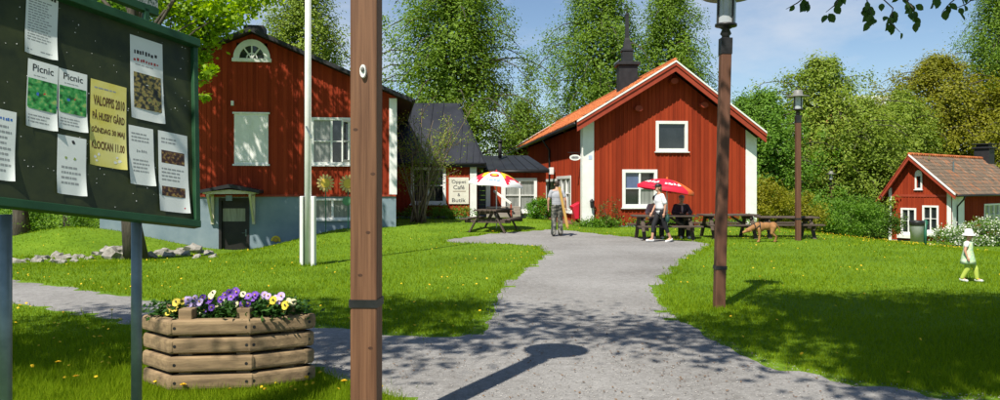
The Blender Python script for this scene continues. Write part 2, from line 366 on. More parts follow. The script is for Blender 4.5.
def bush(name, label, base, crown_r, leafmat, ncl=30, nleaf=120, rcl=.3, leaf=.07, cat='bush', group=None, stems=8, shell=.4, flat=.9, up=0, extra=None):
    base = Vector(base); t = thing(name, label, cat, base, 0, group)
    pts, ctr = crown_points(base + Vector((0, 0, crown_r[2] * .9 + up)), crown_r, ncl, nleaf, rcl, shell, flat)
    pts = pts[pts[:, 2] > base.z + .01]
    V, F = leaf_quads(pts, leaf); npmesh('foliage', V, F, leafmat, t)
    mb = MB()
    for i in RNG.choice(len(ctr), min(stems, len(ctr)), replace=False):
        limb(mb, base + Vector((random.uniform(-.2, .2) * crown_r[0], random.uniform(-.2, .2) * crown_r[1], -.03)), ctr[i], .018, .005, .05, 5)
    obj('stems', mb, m_bark, t)
    if extra:
        k = RNG.random(len(pts)) < extra[0]; V, F = leaf_quads(pts[k] + RNG.normal(size=(k.sum(), 3)) * .02 + np.array([0, -.03, .03]), extra[1], asp=1); npmesh('blossom', V, F, extra[2], t)
    return t
L_birch = LEAF('birch_leaves', [(.058, .105, .010), (.105, .175, .016), (.165, .245, .026)], trans=.42, scale=.35, gain=1.57)
L_bright = LEAF('fresh_maple_leaves', [(.12, .21, .010), (.21, .32, .016), (.32, .42, .03)], trans=.5, scale=.5, gain=1.3)
L_willow = LEAF('yellow_green_spring_leaves', [(.085, .14, .014), (.16, .22, .024), (.27, .31, .055)], trans=.42, scale=.3, gain=1.46)
L_oak = LEAF('olive_oak_leaves', [(.085, .10, .006), (.165, .17, .012), (.26, .24, .02)], trans=.42, scale=.4, gain=1.46)
L_dark = LEAF('dark_green_leaves', [(.03, .065, .008), (.055, .11, .012), (.09, .16, .02)], trans=.35, scale=.5, gain=1.3)
L_mid = LEAF('mid_green_leaves', [(.05, .115, .012), (.095, .185, .018), (.155, .26, .03)], trans=.42, scale=.6, gain=1.51)
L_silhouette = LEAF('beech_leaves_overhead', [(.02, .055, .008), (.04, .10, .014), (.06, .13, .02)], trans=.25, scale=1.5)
# ================================================================== SETTING: ground, path
def axis(segs):
    out = []
    for a, b, st in segs: out += list(np.arange(a, b, st))
    return np.array(out + [segs[-1][1]])
gx = axis([(-400, -60, 34), (-60, -24, 3), (-24, 34, .4), (34, 70, 3), (70, 400, 33)])
gy = axis([(-60, -4, 4), (-4, 50, .4), (50, 80, 3), (80, 600, 52)])
XX, YY = np.meshgrid(gx, gy); ZZ = hgt(XX, YY); nx, ny = len(gx), len(gy)
V = np.stack([XX, YY, ZZ], -1).reshape(-1, 3)
ii, jj = np.meshgrid(np.arange(nx - 1), np.arange(ny - 1)); q = (jj * nx + ii).ravel()
ground = npmesh('ground', V, np.stack([q, q + 1, q + nx + 1, q + nx], 1), m_lawn, smooth=True); ground['kind'] = 'structure'

def gp(*pp): return [tuple(G(x, y)[:2]) for x, y in pp]
P_UP = gp((-170, 262), (-80, 268), (15, 279), (80, 288), (150, 298), (250, 313), (350, 329), (410, 335), (440, 336.5), (456, 335.5), (466, 332), (473, 326), (478, 318), (484, 307), (492, 296), (505, 282), (520, 270), (536, 259.5), (545, 253), (536, 246.5), (500, 244), (445, 242.5))
P_TOP = gp((441, 240), (470, 236), (500, 232.5), (530, 231), (548, 229.5), (575, 231), (600, 234), (640, 237.5), (690, 241), (714, 244))
P_RT = gp((703, 250), (684, 262), (667, 278), (660, 293), (666, 306), (688, 324), (738, 349), (800, 369), (870, 384), (950, 393), (1040, 401))
P_BOT = [(6.5, 5.2), (9, 3), (9, -8), (-.2, -8), (-.35, 2), (-.45, 4.6)]
P_FG = gp((397, 402), (372, 391), (330, 375), (250, 354), (140, 329), (60, 313), (0, 304), (-80, 290), (-170, 277))
def densify(pl, st=.14, jit=.06):
    out = []
    for i in range(len(pl)):
        a, b = np.array(pl[i]), np.array(pl[(i + 1) % len(pl)]); L = np.linalg.norm(b - a); n = max(1, int(L / st))
        d = (b - a) / (L + 1e-9); nn = np.array([-d[1], d[0]])
        for k in range(n):
            p = a + (b - a) * k / n; out.append(p + nn * (jit * mnoise.noise(Vector((p[0] * 1.9, p[1] * 1.9, 0))) * 2 + jit * mnoise.noise(Vector((p[0] * 7, p[1] * 7, 4))) * 1.3))
    return np.array(out)
PATH = densify(P_UP + P_TOP + P_RT + P_BOT + P_FG)
def inside(pts, poly=None):
    poly = PATH if poly is None else poly
    x, y = pts[:, 0], pts[:, 1]; c = np.zeros(len(pts), bool); x0, y0 = poly[-1]
    for x1, y1 in poly:
        m = (y1 > y) != (y0 > y)
        if m.any(): c[m] ^= x[m] < (x0 - x1) * (y[m] - y1) / (y0 - y1) + x1
        x0, y0 = x1, y1
    return c
g = np.stack(np.meshgrid(np.arange(-22, 12, .5), np.arange(-8, 36, .5)), -1).reshape(-1, 2) + .13
g = g[inside(g)]
vin = [Vector(p) for p in np.vstack([PATH, g])]; n = len(PATH)
vo, _, fo, *_ = delaunay_2d_cdt(vin, [], [list(range(n))], 1, 1e-5)
vo = np.array([tuple(v) for v in vo]); fo = [f for f in fo if len(f) == 3]
zo = np.full(len(vo), .011); zo[:n] = -.006
path = npmesh('gravel_path', np.column_stack([vo, hgt(vo[:, 0], vo[:, 1]) + zo]), np.array(fo), m_gravel, smooth=True); path['kind'] = 'structure'
# small stones and leaf litter on the gravel
g2 = np.column_stack([RNG.uniform(-5, 8, 26000), 1254 / RNG.uniform(55, 230, 26000)]); g2 = g2[inside(g2)]
nn = len(g2); s = RNG.uniform(.003, .008, nn)[:, None]; c3 = np.column_stack([g2, hgt(g2[:, 0], g2[:, 1]) + .02])
tet = np.array([(1, 0, 0), (-.5, .85, 0), (-.5, -.85, 0), (0, 0, .8)]); an = RNG.uniform(0, 6.3, nn); rot = np.stack([np.stack([np.cos(an), -np.sin(an), 0 * an], -1), np.stack([np.sin(an), np.cos(an), 0 * an], -1), np.stack([0 * an, 0 * an, 1 + 0 * an], -1)], 1)
V = (c3[:, None, :] + np.einsum('kj,nij->nki', tet, rot) * s[:, :, None]).reshape(-1, 3)
F = (np.arange(nn)[:, None, None] * 4 + np.array([(0, 1, 3), (1, 2, 3), (2, 0, 3)])).reshape(-1, 3)
tag(npmesh('loose_pebbles', V, F, ISLE('pebbles', [(.12, .11, .10), (.28, .27, .26), (.42, .40, .37)], mixf=.1)), 'loose grey pebbles strewn over the gravel path', 'pebbles', kind='stuff')
lp = np.column_stack([RNG.normal(1.5, 2.4, 1500), RNG.gamma(3, .9, 1500) + 5.2]); lp = lp[inside(lp)]
V, F = leaf_quads(np.column_stack([lp, hgt(lp[:, 0], lp[:, 1]) + .022]), .026, up=3); 
tag(npmesh('leaf_litter', V, F, LEAF('dry_brown_litter', [(.10, .05, .02), (.17, .09, .04), (.24, .15, .07)], trans=.1)), 'brown leaf litter scattered on the shaded gravel', 'leaf litter', kind='stuff')

# ================================================================== BUILDINGS
class Facade:
    """a vertical wall plane: x to the right seen from outside, z up, d outwards"""
    def __init__(s, o, ux): s.o = Vector(o); s.u = Vector(ux).normalized(); s.n = s.u.cross(Vector((0, 0, 1))).normalized()
    def pt(s, x, z, d=0): q = s.o + s.u * x + s.n * d; return Vector((q.x, q.y, z))
    def pix(s, px, py, d=0):
        r = ray(px, py); o = s.o + s.n * d; t = (o - CAM).dot(s.n) / r.dot(s.n); q = CAM + r * t
        return (q - s.o).dot(s.u), q.z
    def rect(s, x0, y0, x1, y1):        # picture rectangle -> x0, x1, z0, z1
        a = s.pix(x0, y0); b = s.pix(x1, y1); c = s.pix(x0, y1); e = s.pix(x1, y0)
        return (a[0] + c[0]) / 2, (b[0] + e[0]) / 2, (b[1] + c[1]) / 2, (a[1] + e[1]) / 2
    def box(s, mb, x0, x1, z0, z1, d0, d1, mi=0):
        p = s.pt; mb.box8([p(x0, z0, d1), p(x1, z0, d1), p(x1, z0, d0), p(x0, z0, d0), p(x0, z1, d1), p(x1, z1, d1), p(x1, z1, d0), p(x0, z1, d0)], mi)
    def poly(s, mb, pts, d0, d1, mi=0):   # prism from outline (counter-clockwise seen from outside)
        n = len(pts); v = [s.pt(x, z, d1) for x, z in pts] + [s.pt(x, z, d0) for x, z in pts]
        f = [list(range(n)), list(range(2 * n - 1, n - 1, -1))] + [[i, n + i, n + (i + 1) % n, (i + 1) % n] for i in range(n)]
        mb.add(v, f, mi)
def cladding(fac, x0, x1, zb, zt, openings=(), pitch=.16, parent=None, mat=None, batten=True, name='cladding'):
    """vertical boards with cover battens, cut at the openings; one joined part"""
    mb = MB(); n = max(1, round((x1 - x0) / pitch)); w = (x1 - x0) / n
    def cols(a, b, d0, d1):
        c = (a + b) / 2; lo = zb(c) if callable(zb) else zb; hi = [(zt(v) if callable(zt) else zt) for v in (a, b)]
        spans = [(lo, None)]
        for (ox0, ox1, oz0, oz1) in openings:
            if ox0 < c < ox1:
                new = []
                for (s0, s1) in spans:
                    top = s1 if s1 is not None else min(hi)
                    if oz1 <= s0 or oz0 >= top: new.append((s0, s1)); continue
                    if oz0 > s0: new.append((s0, oz0))
                    if s1 is None or oz1 < s1:
                        if oz1 < top: new.append((oz1, s1))
                spans = new
        for (s0, s1) in spans:
            p = fac.pt; t0, t1 = (hi if s1 is None else (s1, s1))
            if min(t0, t1) - s0 < .01: continue
            mb.box8([p(a, s0, d1), p(b, s0, d1), p(b, s0, d0), p(a, s0, d0), p(a, t0, d1), p(b, t1, d1), p(b, t1, d0), p(a, t0, d0)])
    for i in range(n):
        j = random.uniform(-.002, .002)
        cols(x0 + i * w + .003, x0 + (i + 1) * w - .003, 0, .022 + j)
    if batten:
        for i in range(1, n): cols(x0 + i * w - .022, x0 + i * w + .022, .018, .044)
    o = obj(name, mb, mat or m_red, parent); stuffpart(o); return o
def window(fac, parent, r, cols=2, rows=2, fw=.085, glass=None, sill=True, bar=.035, name='window', wide=None, frame_mat=None, mull=.07, panes=None):
    """casing (part) with each pane, the bars and the sill as sub-parts"""
    x0, x1, z0, z1 = r; mb = MB(); B = fac.box; fm = frame_mat or m_white
    B(mb, x0, x0 + fw, z0, z1, -.06, .065); B(mb, x1 - fw, x1, z0, z1, -.06, .065)
    B(mb, x0 + fw, x1 - fw, z1 - fw, z1, -.06, .063); B(mb, x0 + fw, x1 - fw, z0, z0 + fw, -.06, .063)
    w = obj(name, mb, fm, parent, bevel=.006)
    ix0, ix1, iz0, iz1 = x0 + fw, x1 - fw, z0 + fw, z1 - fw; cw = (ix1 - ix0) / cols; ch = (iz1 - iz0) / rows
    bb = MB()
    for c in range(1, cols): B(bb, ix0 + c * cw - mull / 2, ix0 + c * cw + mull / 2, iz0, iz1, -.045, .045)
    for c in range(cols):
        a, b = ix0 + c * cw + (mull / 2 if c else 0), ix0 + (c + 1) * cw - (mull / 2 if c < cols - 1 else 0)
        for k in range(1, rows): B(bb, a, b, iz0 + k * ch - bar / 2, iz0 + k * ch + bar / 2, -.04, .03)
    if bb.v: obj('glazing_bars', bb, fm, w)
    for c in range(cols):
        for k in range(rows):
            pb = MB(); B(pb, ix0 + c * cw, ix0 + (c + 1) * cw, iz0 + k * ch, iz0 + (k + 1) * ch, -.05, -.035)
            gm = (panes or {}).get((c, k), glass or m_glass); obj('pane', pb, gm, w)
    if sill:
        sb = MB(); B(sb, x0 - .05, x1 + .05, z0 - .045, z0 - .004, 0, .12); obj('sill', sb, fm, w)
    return w
def opening(r, e=.05): return (r[0] + e, r[1] - e, r[2] + e, r[3] - e)
def tiles(mb, e0, along, L, up, S, tw=.24, tl=.36, hgt_=.035, gap=0):
    """pantiles: each its own curved piece. e0 eave corner, along/up unit vectors, L, S lengths"""
    along, up, e0 = Vector(along), Vector(up), Vector(e0); nr = along.cross(up).normalized()
    if nr.z < 0: nr = -nr
    nc = int(L / tw); nrw = int(math.ceil(S / tl)); tl = S / nrw
    for r in range(nrw):
        for c in range(nc):
            j = random.uniform(-.006, .006); vs = []
            for (t, lift) in ((r * tl - .05, .035), ((r + 1) * tl, .0)):
                for k in range(5):
                    h = hgt_ * math.sin(2 * math.pi * k / 4) + lift + j + .02
                    vs.append(e0 + along * (c * tw + tw * 1.03 * k / 4) + up * t + nr * h)
            for k in range(5): vs.append(vs[k] - nr * .03)
            fs = [(k, k + 1, 6 + k, 5 + k) for k in range(4)] + [(10 + k, 11 + k, k + 1, k) for k in range(4)]
            mb.add(vs, fs)

# ------------------------------------------------------------------ the long red house with the café door
cy = 29.9; cx = (588 - 500) / FPX * cy; crot = math.atan2(63, FPX)
cax = Vector((math.cos(crot), math.sin(crot), 0)); cay = Vector((-math.sin(crot), math.cos(crot), 0))
CO = Vector((cx - .17, cy, 0)); cafe = thing('long_house', 'long red wooden house with white corner boards, orange tile roof and black spired chimney', 'house', CO, crot)
CF = Facade(CO, cax); CL = 29.0
W = CF.pix(755, 200)[0]
tipL = CF.pix(577, 121, .6); tipR = CF.pix(766, 132.5, .6); apx = CF.pix(675.5, 61, .6)
def croof(x, under=.30):
    z = tipL[1] + (apx[1] - tipL[1]) * (x - tipL[0]) / (apx[0] - tipL[0]) if x < apx[0] else apx[1] + (tipR[1] - apx[1]) * (x - apx[0]) / (tipR[0] - apx[0])
    return z - under
wn1 = CF.rect(622, 169.5, 657, 207.5); wn2 = CF.rect(655.5, 121, 687.5, 151.5)
zb = -.25
cladding(CF, .0, W, zb + .3, lambda x: croof(x), [opening(wn1), opening(wn2)], parent=cafe)
window(CF, cafe, wn1, 2, 2, panes={(0, 1): m_bluecurt, (1, 0): m_curtain, (1, 1): m_glass}, fw=.13)
window(CF, cafe, wn2, 1, 1, fw=.12)
mb = MB(); CF.box(mb, -.02, W + .02, zb, zb + .3, -.02, .015); obj('plinth', mb, m_concrete, cafe)
for a, b in ((-.045, .40), (W - .40, W + .045)):
    mb = MB(); p = CF.pt; z1, z2 = croof(a) + .0, croof(b) + .0
    mb.box8([p(a, zb + .25, .07), p(b, zb + .25, .07), p(b, zb + .25, .002), p(a, zb + .25, .002), p(a, z1, .07), p(b, z2, .07), p(b, z2, .002), p(a, z1, .002)])
    obj('corner_board', mb, m_white, cafe, bevel=.008)
# side wall (faces left)
CS = Facade(CO, -cay)                       # x = -distance from the front corner
zt_s = croof(0) - .05
sw = [CS.rect(557.5, 176, 572, 211)]; dr = CS.rect(545.5, 179, 557, 231); dr = (dr[0], dr[1], .05, dr[3])
cladding(CS, -CL, -.02, zb + .3, zt_s, [opening(sw[0]), opening(dr, .03)], parent=cafe, pitch=.18)
window(CS, cafe, sw[0], 3, 2, fw=.13)
mb = MB(); x0, x1, z0, z1 = dr
for a in ((x0, x0 + .13, z0, z1), (x1 - .13, x1, z0, z1), (x0 + .13, x1 - .13, z1 - .13, z1)): CS.box(mb, a[0], a[1], a[2], a[3], -.06, .06)
d = obj('door', mb, m_white, cafe)
mb = MB(); CS.box(mb, x0 + .1, x1 - .1, z0, z1 - .1, -.07, -.04); obj('door_leaf', mb, m_darkwood, d)
mb = MB(); CS.box(mb, -CL, 0, zb, zb + .3, -.02, .015); obj('plinth', mb, m_concrete, cafe)
mb = MB(); CS.box(mb, -.33, .0, zb + .25, zt_s, .046, .07); obj('corner_board', mb, m_white, cafe)
mb = MB()                                   # closed back and right walls, dark inside
CB = Facade(CO + cay * CL, -cax); CB.poly(mb, [(-W, 0), (0, 0), (0, croof(0)), (-apx[0], croof(apx[0])), (-W, croof(W))], -.1, 0)
CR = Facade(CO + cax * W, cay); CR.box(mb, 0, CL, zb, croof(W), -.1, 0); obj('rear_walls', mb, m_redtrim, cafe)
# roof: deck, tiles, ridge, barge boards, gutter
fr = -.6
def rp(x, y, z): q = CO + cax * x + cay * y; return Vector((q.x, q.y, z))
mb = MB(); th = .16
for (a, b) in ((tipL, apx), (apx, tipR)):
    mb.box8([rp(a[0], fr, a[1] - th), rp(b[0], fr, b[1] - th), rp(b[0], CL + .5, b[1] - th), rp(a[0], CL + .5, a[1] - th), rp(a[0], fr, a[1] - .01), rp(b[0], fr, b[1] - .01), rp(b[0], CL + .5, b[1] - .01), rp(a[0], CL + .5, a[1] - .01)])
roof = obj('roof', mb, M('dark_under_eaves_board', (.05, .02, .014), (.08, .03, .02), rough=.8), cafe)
for (a, b, first) in ((tipL, apx, True), (tipR, apx, False)):
    e = rp(a[0], fr + .03, a[1]); r = rp(b[0], fr + .03, b[1]); up = r - e; S = up.length; mb = MB()
    tiles(mb, e, cay, CL + 1.0, up / S, S); stuffpart(obj('roof_tiles', mb, m_tile, roof))
mb = MB(); mb.smooth = True; mb.tube([rp(apx[0], fr + .02 + i * .5, apx[1] + .05) for i in range(60)], .09, 8); obj('ridge_cap', mb, m_tile, roof)
for (a, b) in ((tipL, apx), (tipR, apx)):
    sgn = 1 if b[0] > a[0] else -1
    for (zo0, zo1, y0, y1, mt, nm) in ((-.40, -.18, fr - .05, fr + .0, m_redtrim, 'barge_board'), (-.17, -.045, fr - .09, fr - .01, m_redtrim, 'barge_board'), (-.042, .03, fr - .11, fr + .05, m_white, 'barge_capping')):
        mb = MB(); q = [rp(a[0], y0, a[1] + zo0), rp(b[0], y0, b[1] + zo0), rp(b[0], y1, b[1] + zo0), rp(a[0], y1, a[1] + zo0), rp(a[0], y0, a[1] + zo1), rp(b[0], y0, b[1] + zo1), rp(b[0], y1, b[1] + zo1), rp(a[0], y1, a[1] + zo1)]
        if sgn < 0: q = [q[i] for i in (1, 0, 3, 2, 5, 4, 7, 6)]
        obj(nm, mb if mb.box8(q) else mb, mt, roof)
    mb = MB(); y0, y1 = CL + .5, CL + .6; q = [rp(a[0], y0, a[1] - .2), rp(b[0], y0, b[1] - .2), rp(b[0], y1, b[1] - .2), rp(a[0], y1, a[1] - .2), rp(a[0], y0, a[1] + .13), rp(b[0], y0, b[1] + .13), rp(b[0], y1, b[1] + .13), rp(a[0], y1, a[1] + .13)]
    if sgn < 0: q = [q[i] for i in (1, 0, 3, 2, 5, 4, 7, 6)]
    mb.box8(q); obj('barge_capping', mb, m_white, roof)
mb = MB(); mb.smooth = True; mb.tube([rp(tipL[0] - .06, fr + .1, tipL[1] - .1), rp(tipL[0] - .06, CL + .4, tipL[1] - .1)], .075, 8); obj('gutter', mb, m_iron, roof)
mb = MB(); mb.smooth = True; yy = 8.5; mb.tube([rp(tipL[0] - .06, yy, tipL[1] - .12), rp(tipL[0] + .0, yy, tipL[1] - .3), rp(-.1, yy, tipL[1] - .7), rp(-.1, yy, .05)], .05, 8); obj('downpipe', mb, m_iron, cafe)
for (px, py) in ((638.5, 108.5), (674, 81), (704, 105)):       # purlin ends
    x, z = CF.pix(px, py, .2); mb = MB(); CF.poly(mb, [(x + .16 * math.cos(t), z + .12 * math.sin(t)) for t in [k * math.pi / 4 + .4 for k in range(8)]], .02, .3); obj('purlin_end', mb, m_redtrim, cafe)
# chimney with a tall sheet-metal spire
ch = rp(apx[0] - .95, 3.2, 0); s_ = FPX / ch.y; zc = lambda py: EYE + (HOR - py) / s_
c0 = P(627, 95, ch.y); ch = Vector((c0.x, ch.y, 0))
mb = MB(); hw = .40; mb.box((ch.x - hw, ch.y - hw, zc(100)), (ch.x + hw, ch.y + hw, zc(66))); st = obj('chimney', mb, m_black, roof, bevel=.01)
mb = MB(); mb.box((ch.x - hw - .1, ch.y - hw - .1, zc(66)), (ch.x + hw + .1, ch.y + hw + .1, zc(63))); obj('chimney_crown', mb, m_black, st, bevel=.01)
mb = MB(); a = .29
mb.lathe((ch.x, ch.y, 0), [(a * 1.1, zc(63)), (a * 1.1, zc(52)), (a * 1.25, zc(51.5)), (a * 1.25, zc(50)), (a * .9, zc(49)), (.16, zc(40)), (.115, zc(38)), (.095, zc(16)), (.11, zc(15.5)), (.11, zc(14)), (.03, zc(13)), (.02, zc(7)), (.0, zc(6.8))], 4, mat=Matrix.Rotation(R(45), 3, 'Z'))
obj('chimney_spire', mb, m_black, st)
mb = MB(); mb.tube([(ch.x - .1, ch.y - .1, zc(13)), (ch.x - .16, ch.y - .1, zc(11)), (ch.x, ch.y - .1, zc(8))], .02, 5); obj('vane', mb, m_black, st)
mb = MB(); mb.tube([(ch.x - .35, ch.y - .1, zc(60)), (ch.x - .62, ch.y - .3, zc(65.5))], .02, 5); obj('lightning_rod', mb, m_steel, st)
# ------------------------------------------------------------------ red house with the half-round window
LY = 27.1; sc = FPX / LY; lrot = R(8.5); lu = Vector((math.cos(lrot), math.sin(lrot), 0)); lv_ = Vector((-lu.y, lu.x, 0))
CRN = Vector(((396 - 500) / sc, LY, 0)); hwL = -Facade(CRN, lu).pix(100, 150)[0] / 2; LO = CRN - lu * hwL; LX = LO.x
mill = thing('barn_house', 'tall dark red barn house with half-round attic window over blue-grey plaster base', 'house', (LO.x, LO.y, -.7), lrot)
LF = Facade(LO, lu)
zr = LF.pix(300, 196)[1]; tip = LF.pix(412, 98, .45); zap = LF.pix(250, 26.5, .45)[1]
lroof = lambda x: zap - (zap - tip[1]) * abs(x) / tip[0]
aw = LF.rect(233.5, 39.5, 270.5, 62); shw = LF.rect(234.5, 114, 268.5, 164); cw_ = LF.rect(311, 117.5, 352, 165); bw = LF.rect(313, 198.5, 352, 219.5); dd = LF.rect(219, 198, 249.5, 250)
cladding(LF, -hwL, hwL, zr, lambda x: lroof(x) - .16, [opening(shw), opening(cw_), (aw[0] + .1, aw[1] - .1, aw[2] + .05, aw[3] - .12)], parent=mill, pitch=.17)
mb = MB()                                  # base wall with real openings
x_ = [-hwL, dd[0] + .04, dd[1] - .04, bw[0] + .05, bw[1] - .05, hwL]
for i in (0, 2, 4): LF.box(mb, x_[i], x_[i + 1], -1.6, zr - .004, -.3, .03)
LF.box(mb, x_[1], x_[2], dd[3] - .04, zr - .004, -.3, .03); LF.box(mb, x_[3], x_[4], -1.6, bw[2] + .05, -.3, .03); LF.box(mb, x_[3], x_[4], bw[3] - .05, zr - .004, -.3, .03)
obj('base_wall', mb, m_concrete, mill)
mb = MB(); LF.box(mb, -hwL, hwL, zr - .02, zr + .05, .03, .075); obj('drip_board', mb, m_redtrim, mill)
window(LF, mill, cw_, 2, 2, fw=.10, panes={(0, 1): m_curtain, (0, 0): m_curtain})
mb = MB(); hx = cw_[1] - .1                # open casement swung out
p = LF.pt
for (a0, a1, z0, z1) in ((0, .08, cw_[2] + .1, cw_[3] - .1), (.52, .6, cw_[2] + .1, cw_[3] - .1), (.08, .52, cw_[2] + .1, cw_[2] + .18), (.08, .52, cw_[3] - .18, cw_[3] - .1), (.08, .52, (cw_[2] + cw_[3]) / 2 - .02, (cw_[2] + cw_[3]) / 2 + .02)):
    ca, sa = math.cos(R(68)), math.sin(R(68)); Q = lambda t, z, o: p(hx - t * ca + o * sa, z, .07 + t * sa + o * ca)
    mb.box8([Q(a0, z0, 0), Q(a1, z0, 0), Q(a1, z0, .04), Q(a0, z0, .04), Q(a0, z1, 0), Q(a1, z1, 0), Q(a1, z1, .04), Q(a0, z1, .04)])
obj('open_casement', mb, m_white, mill)
window(LF, mill, bw, 2, 1, fw=.07, glass=m_curtain, name='cellar_window')
mb = MB(); LF.box(mb, shw[0], shw[1], shw[2], shw[3], .03, .06)
for i in range(2):
    a, b = shw[0] + .1 + i * (shw[1] - shw[0] - .1) / 2, shw[0] + (i + 1) * (shw[1] - shw[0] - .1) / 2
    LF.box(mb, a, b, shw[2] + .1, shw[3] - .1, .06, .075)
sh = obj('shuttered_window', mb, m_white, mill, bevel=.006)
for a in ((shw[0] - .05, shw[1] + .05, shw[2] - .06, shw[2]), (shw[0] - .05, shw[1] + .05, shw[3], shw[3] + .06)):
    mb = MB(); LF.box(mb, *a, .02, .1); obj('ledge', mb, m_white, sh)
cxw = (aw[0] + aw[1]) / 2; ro = (aw[1] - aw[0]) / 2; zbw = aw[2]; hgtw = aw[3] - aw[2]
def arc(r, n=14): return [(cxw + r * math.cos(math.pi * k / n), zbw + .12 + r / ro * (hgtw - .12) * math.sin(math.pi * k / n)) for k in range(n + 1)]
mb = MB(); A, B_ = arc(ro), arc(ro - .2)
for k in range(14):
    q = [A[k], A[k + 1], B_[k + 1], B_[k]]; LF.poly(mb, q, .0, .075)
LF.box(mb, aw[0] - .04, aw[1] + .04, zbw, zbw + .12, 0, .1); aw_o = obj('half_round_window', mb, m_white, mill)
mb = MB(); LF.poly(mb, arc(ro - .18), -.02, .02); obj('pane', mb, m_glass, aw_o)
mb = MB()
for t in (R(52), R(90), R(128)):
    rr = ro - .18; e = (cxw + rr * math.cos(t), zbw + .12 + rr / ro * (hgtw - .12) * math.sin(t))
    mb.bar(LF.pt(cxw, zbw + .12, .045), LF.pt(e[0], e[1], .045), .045, .04, up=LF.n)
for k in range(14):
    a, b = arc(.17)[k], arc(.17)[k + 1]; mb.bar(LF.pt(*a, .045), LF.pt(*b, .045), .04, .035, up=LF.n)
obj('glazing_bars', mb, m_white, aw_o)
for a, b in ((hwL - .24, hwL + .03), (-hwL - .03, -hwL + .24)):
    mb = MB(); LF.box(mb, a, b, zr + .05, lroof(b) - .2, .046, .075); obj('corner_board', mb, m_white, mill)
mb = MB(); DL = 9.0
def lp_(x, y, z): q = LO + lu * x + lv_ * y; return Vector((q.x, q.y, z))
def lbox(mb, a, b):
    mb.box8([lp_(x, y, z) for z in (a[2], b[2]) for x, y in ((a[0], a[1]), (b[0], a[1]), (b[0], b[1]), (a[0], b[1]))])
for s in (-1, 1):
    q = [lp_(s * tip[0], -.45, tip[1] - .14), lp_(0, -.45, zap - .14), lp_(0, DL, zap - .14), lp_(s * tip[0], DL, tip[1] - .14), lp_(s * tip[0], -.45, tip[1]), lp_(0, -.45, zap), lp_(0, DL, zap), lp_(s * tip[0], DL, tip[1])]
    if s > 0: q = [q[i] for i in (1, 0, 3, 2, 5, 4, 7, 6)]
    mb.box8(q)
lr = obj('roof', mb, m_black, mill)
mb = MB(); lbox(mb, (-.35, .3, zap - .1), (.35, 1.0, zap + .22)); obj('ridge_vent', mb, m_black, lr, bevel=.03)
mb = MB(); mb.smooth = True; mb.tube([lp_(tip[0] + .05, -.4, tip[1] - .08), lp_(tip[0] + .05, DL, tip[1] - .08)], .07, 8); obj('gutter', mb, m_iron, lr)
mb = MB(); lbox(mb, (hwL - .1, .03, -1), (hwL - .01, DL, lroof(hwL) - .15)); lbox(mb, (-hwL + .01, .03, -1.6), (-hwL + .1, DL, lroof(hwL) - .15)); LBk = Facade(lp_(0, DL, 0), -lu); LBk.poly(mb, [(-hwL, -1.6), (hwL, -1.6), (hwL, lroof(hwL) - .15), (0, zap - .15), (-hwL, lroof(hwL) - .15)], -.1, 0); obj('other_walls', mb, m_redtrim, mill)
# door under its little gabled canopy
mb = MB(); LF.box(mb, dd[0], dd[0] + .09, -1, dd[3], -.1, .05); LF.box(mb, dd[1] - .09, dd[1], -1, dd[3], -.1, .05); LF.box(mb, dd[0] + .09, dd[1] - .09, dd[3] - .09, dd[3], -.1, .05); door = obj('door', mb, m_darkwood, mill)
mb = MB(); LF.box(mb, dd[0] + .08, dd[1] - .08, -1, dd[3] - .08, -.14, -.08); obj('door_leaf', mb, m_darkwood, door)
g_ = LF.rect(222.5, 208.5, 245, 221.5); mb = MB(); LF.box(mb, *g_, -.085, -.07); obj('pane', mb, m_curtain, door)
g_ = LF.rect(245, 229.5, 247.3, 236.5); mb = MB(); LF.box(mb, *g_, -.085, -.055); mb.tube([LF.pt(g_[0] + .03, (g_[2] + g_[3]) / 2, -.06), LF.pt(g_[0] + .03, (g_[2] + g_[3]) / 2, .0), LF.pt(g_[0] - .1, (g_[2] + g_[3]) / 2, .0)], .012, 6); obj('handle', mb, m_steel, door)
c0 = LF.rect(206, 186.5, 262, 196); xm = (c0[0] + c0[1]) / 2
mb = MB(); LF.poly(mb, [(c0[0] + .08, c0[2] + .08), (c0[1] - .08, c0[2] + .08), (c0[1] - .08, c0[2] + .14), (xm, c0[3] - .1), (c0[0] + .08, c0[2] + .14)], .1, .85)
cream = M('cream_paint', (.62, .58, .42), (.5, .47, .33), rough=.6, scale=5)
can = obj('door_canopy', mb, cream, mill)
mb = MB()
for s in (-1, 1):
    e = c0[0] - .06 if s < 0 else c0[1] + .06
    for_q = [LF.pt(e, c0[2] + .1, .98), LF.pt(xm, c0[3] - .04, .98), LF.pt(xm, c0[3] - .04, .03), LF.pt(e, c0[2] + .1, .03), LF.pt(e, c0[2] + .2, .98), LF.pt(xm, c0[3] + .08, .98), LF.pt(xm, c0[3] + .08, .03), LF.pt(e, c0[2] + .2, .03)]
    if s > 0: for_q = [for_q[i] for i in (1, 0, 3, 2, 5, 4, 7, 6)]
    mb.box8(for_q)
obj('canopy_roof', mb, m_black, can)
for px in (213, 254):
    x, z = LF.pix(px, 224); mb = MB(); LF.box(mb, x - .05, x + .05, z, c0[2] + .08, .03, .12); mb.bar(LF.pt(x, c0[2] + .03, .8), LF.pt(x, z + .1, .1), .07, .08); LF.box(mb, x - .04, x + .04, c0[2] + .0, c0[2] + .08, .1, .82); obj('bracket', mb, cream, can)
mb = MB(); x, z = LF.pix(232.5, 197); LF.box(mb, x - .1, x + .1, z - .12, z + .06, .5, .62); obj('lamp', mb, m_steel, can)
mb = MB(); x, z = LF.pix(233, 104); LF.box(mb, x - .04, x + .04, z - .06, z + .1, .045, .16); obj('wall_lamp', mb, m_white, mill)

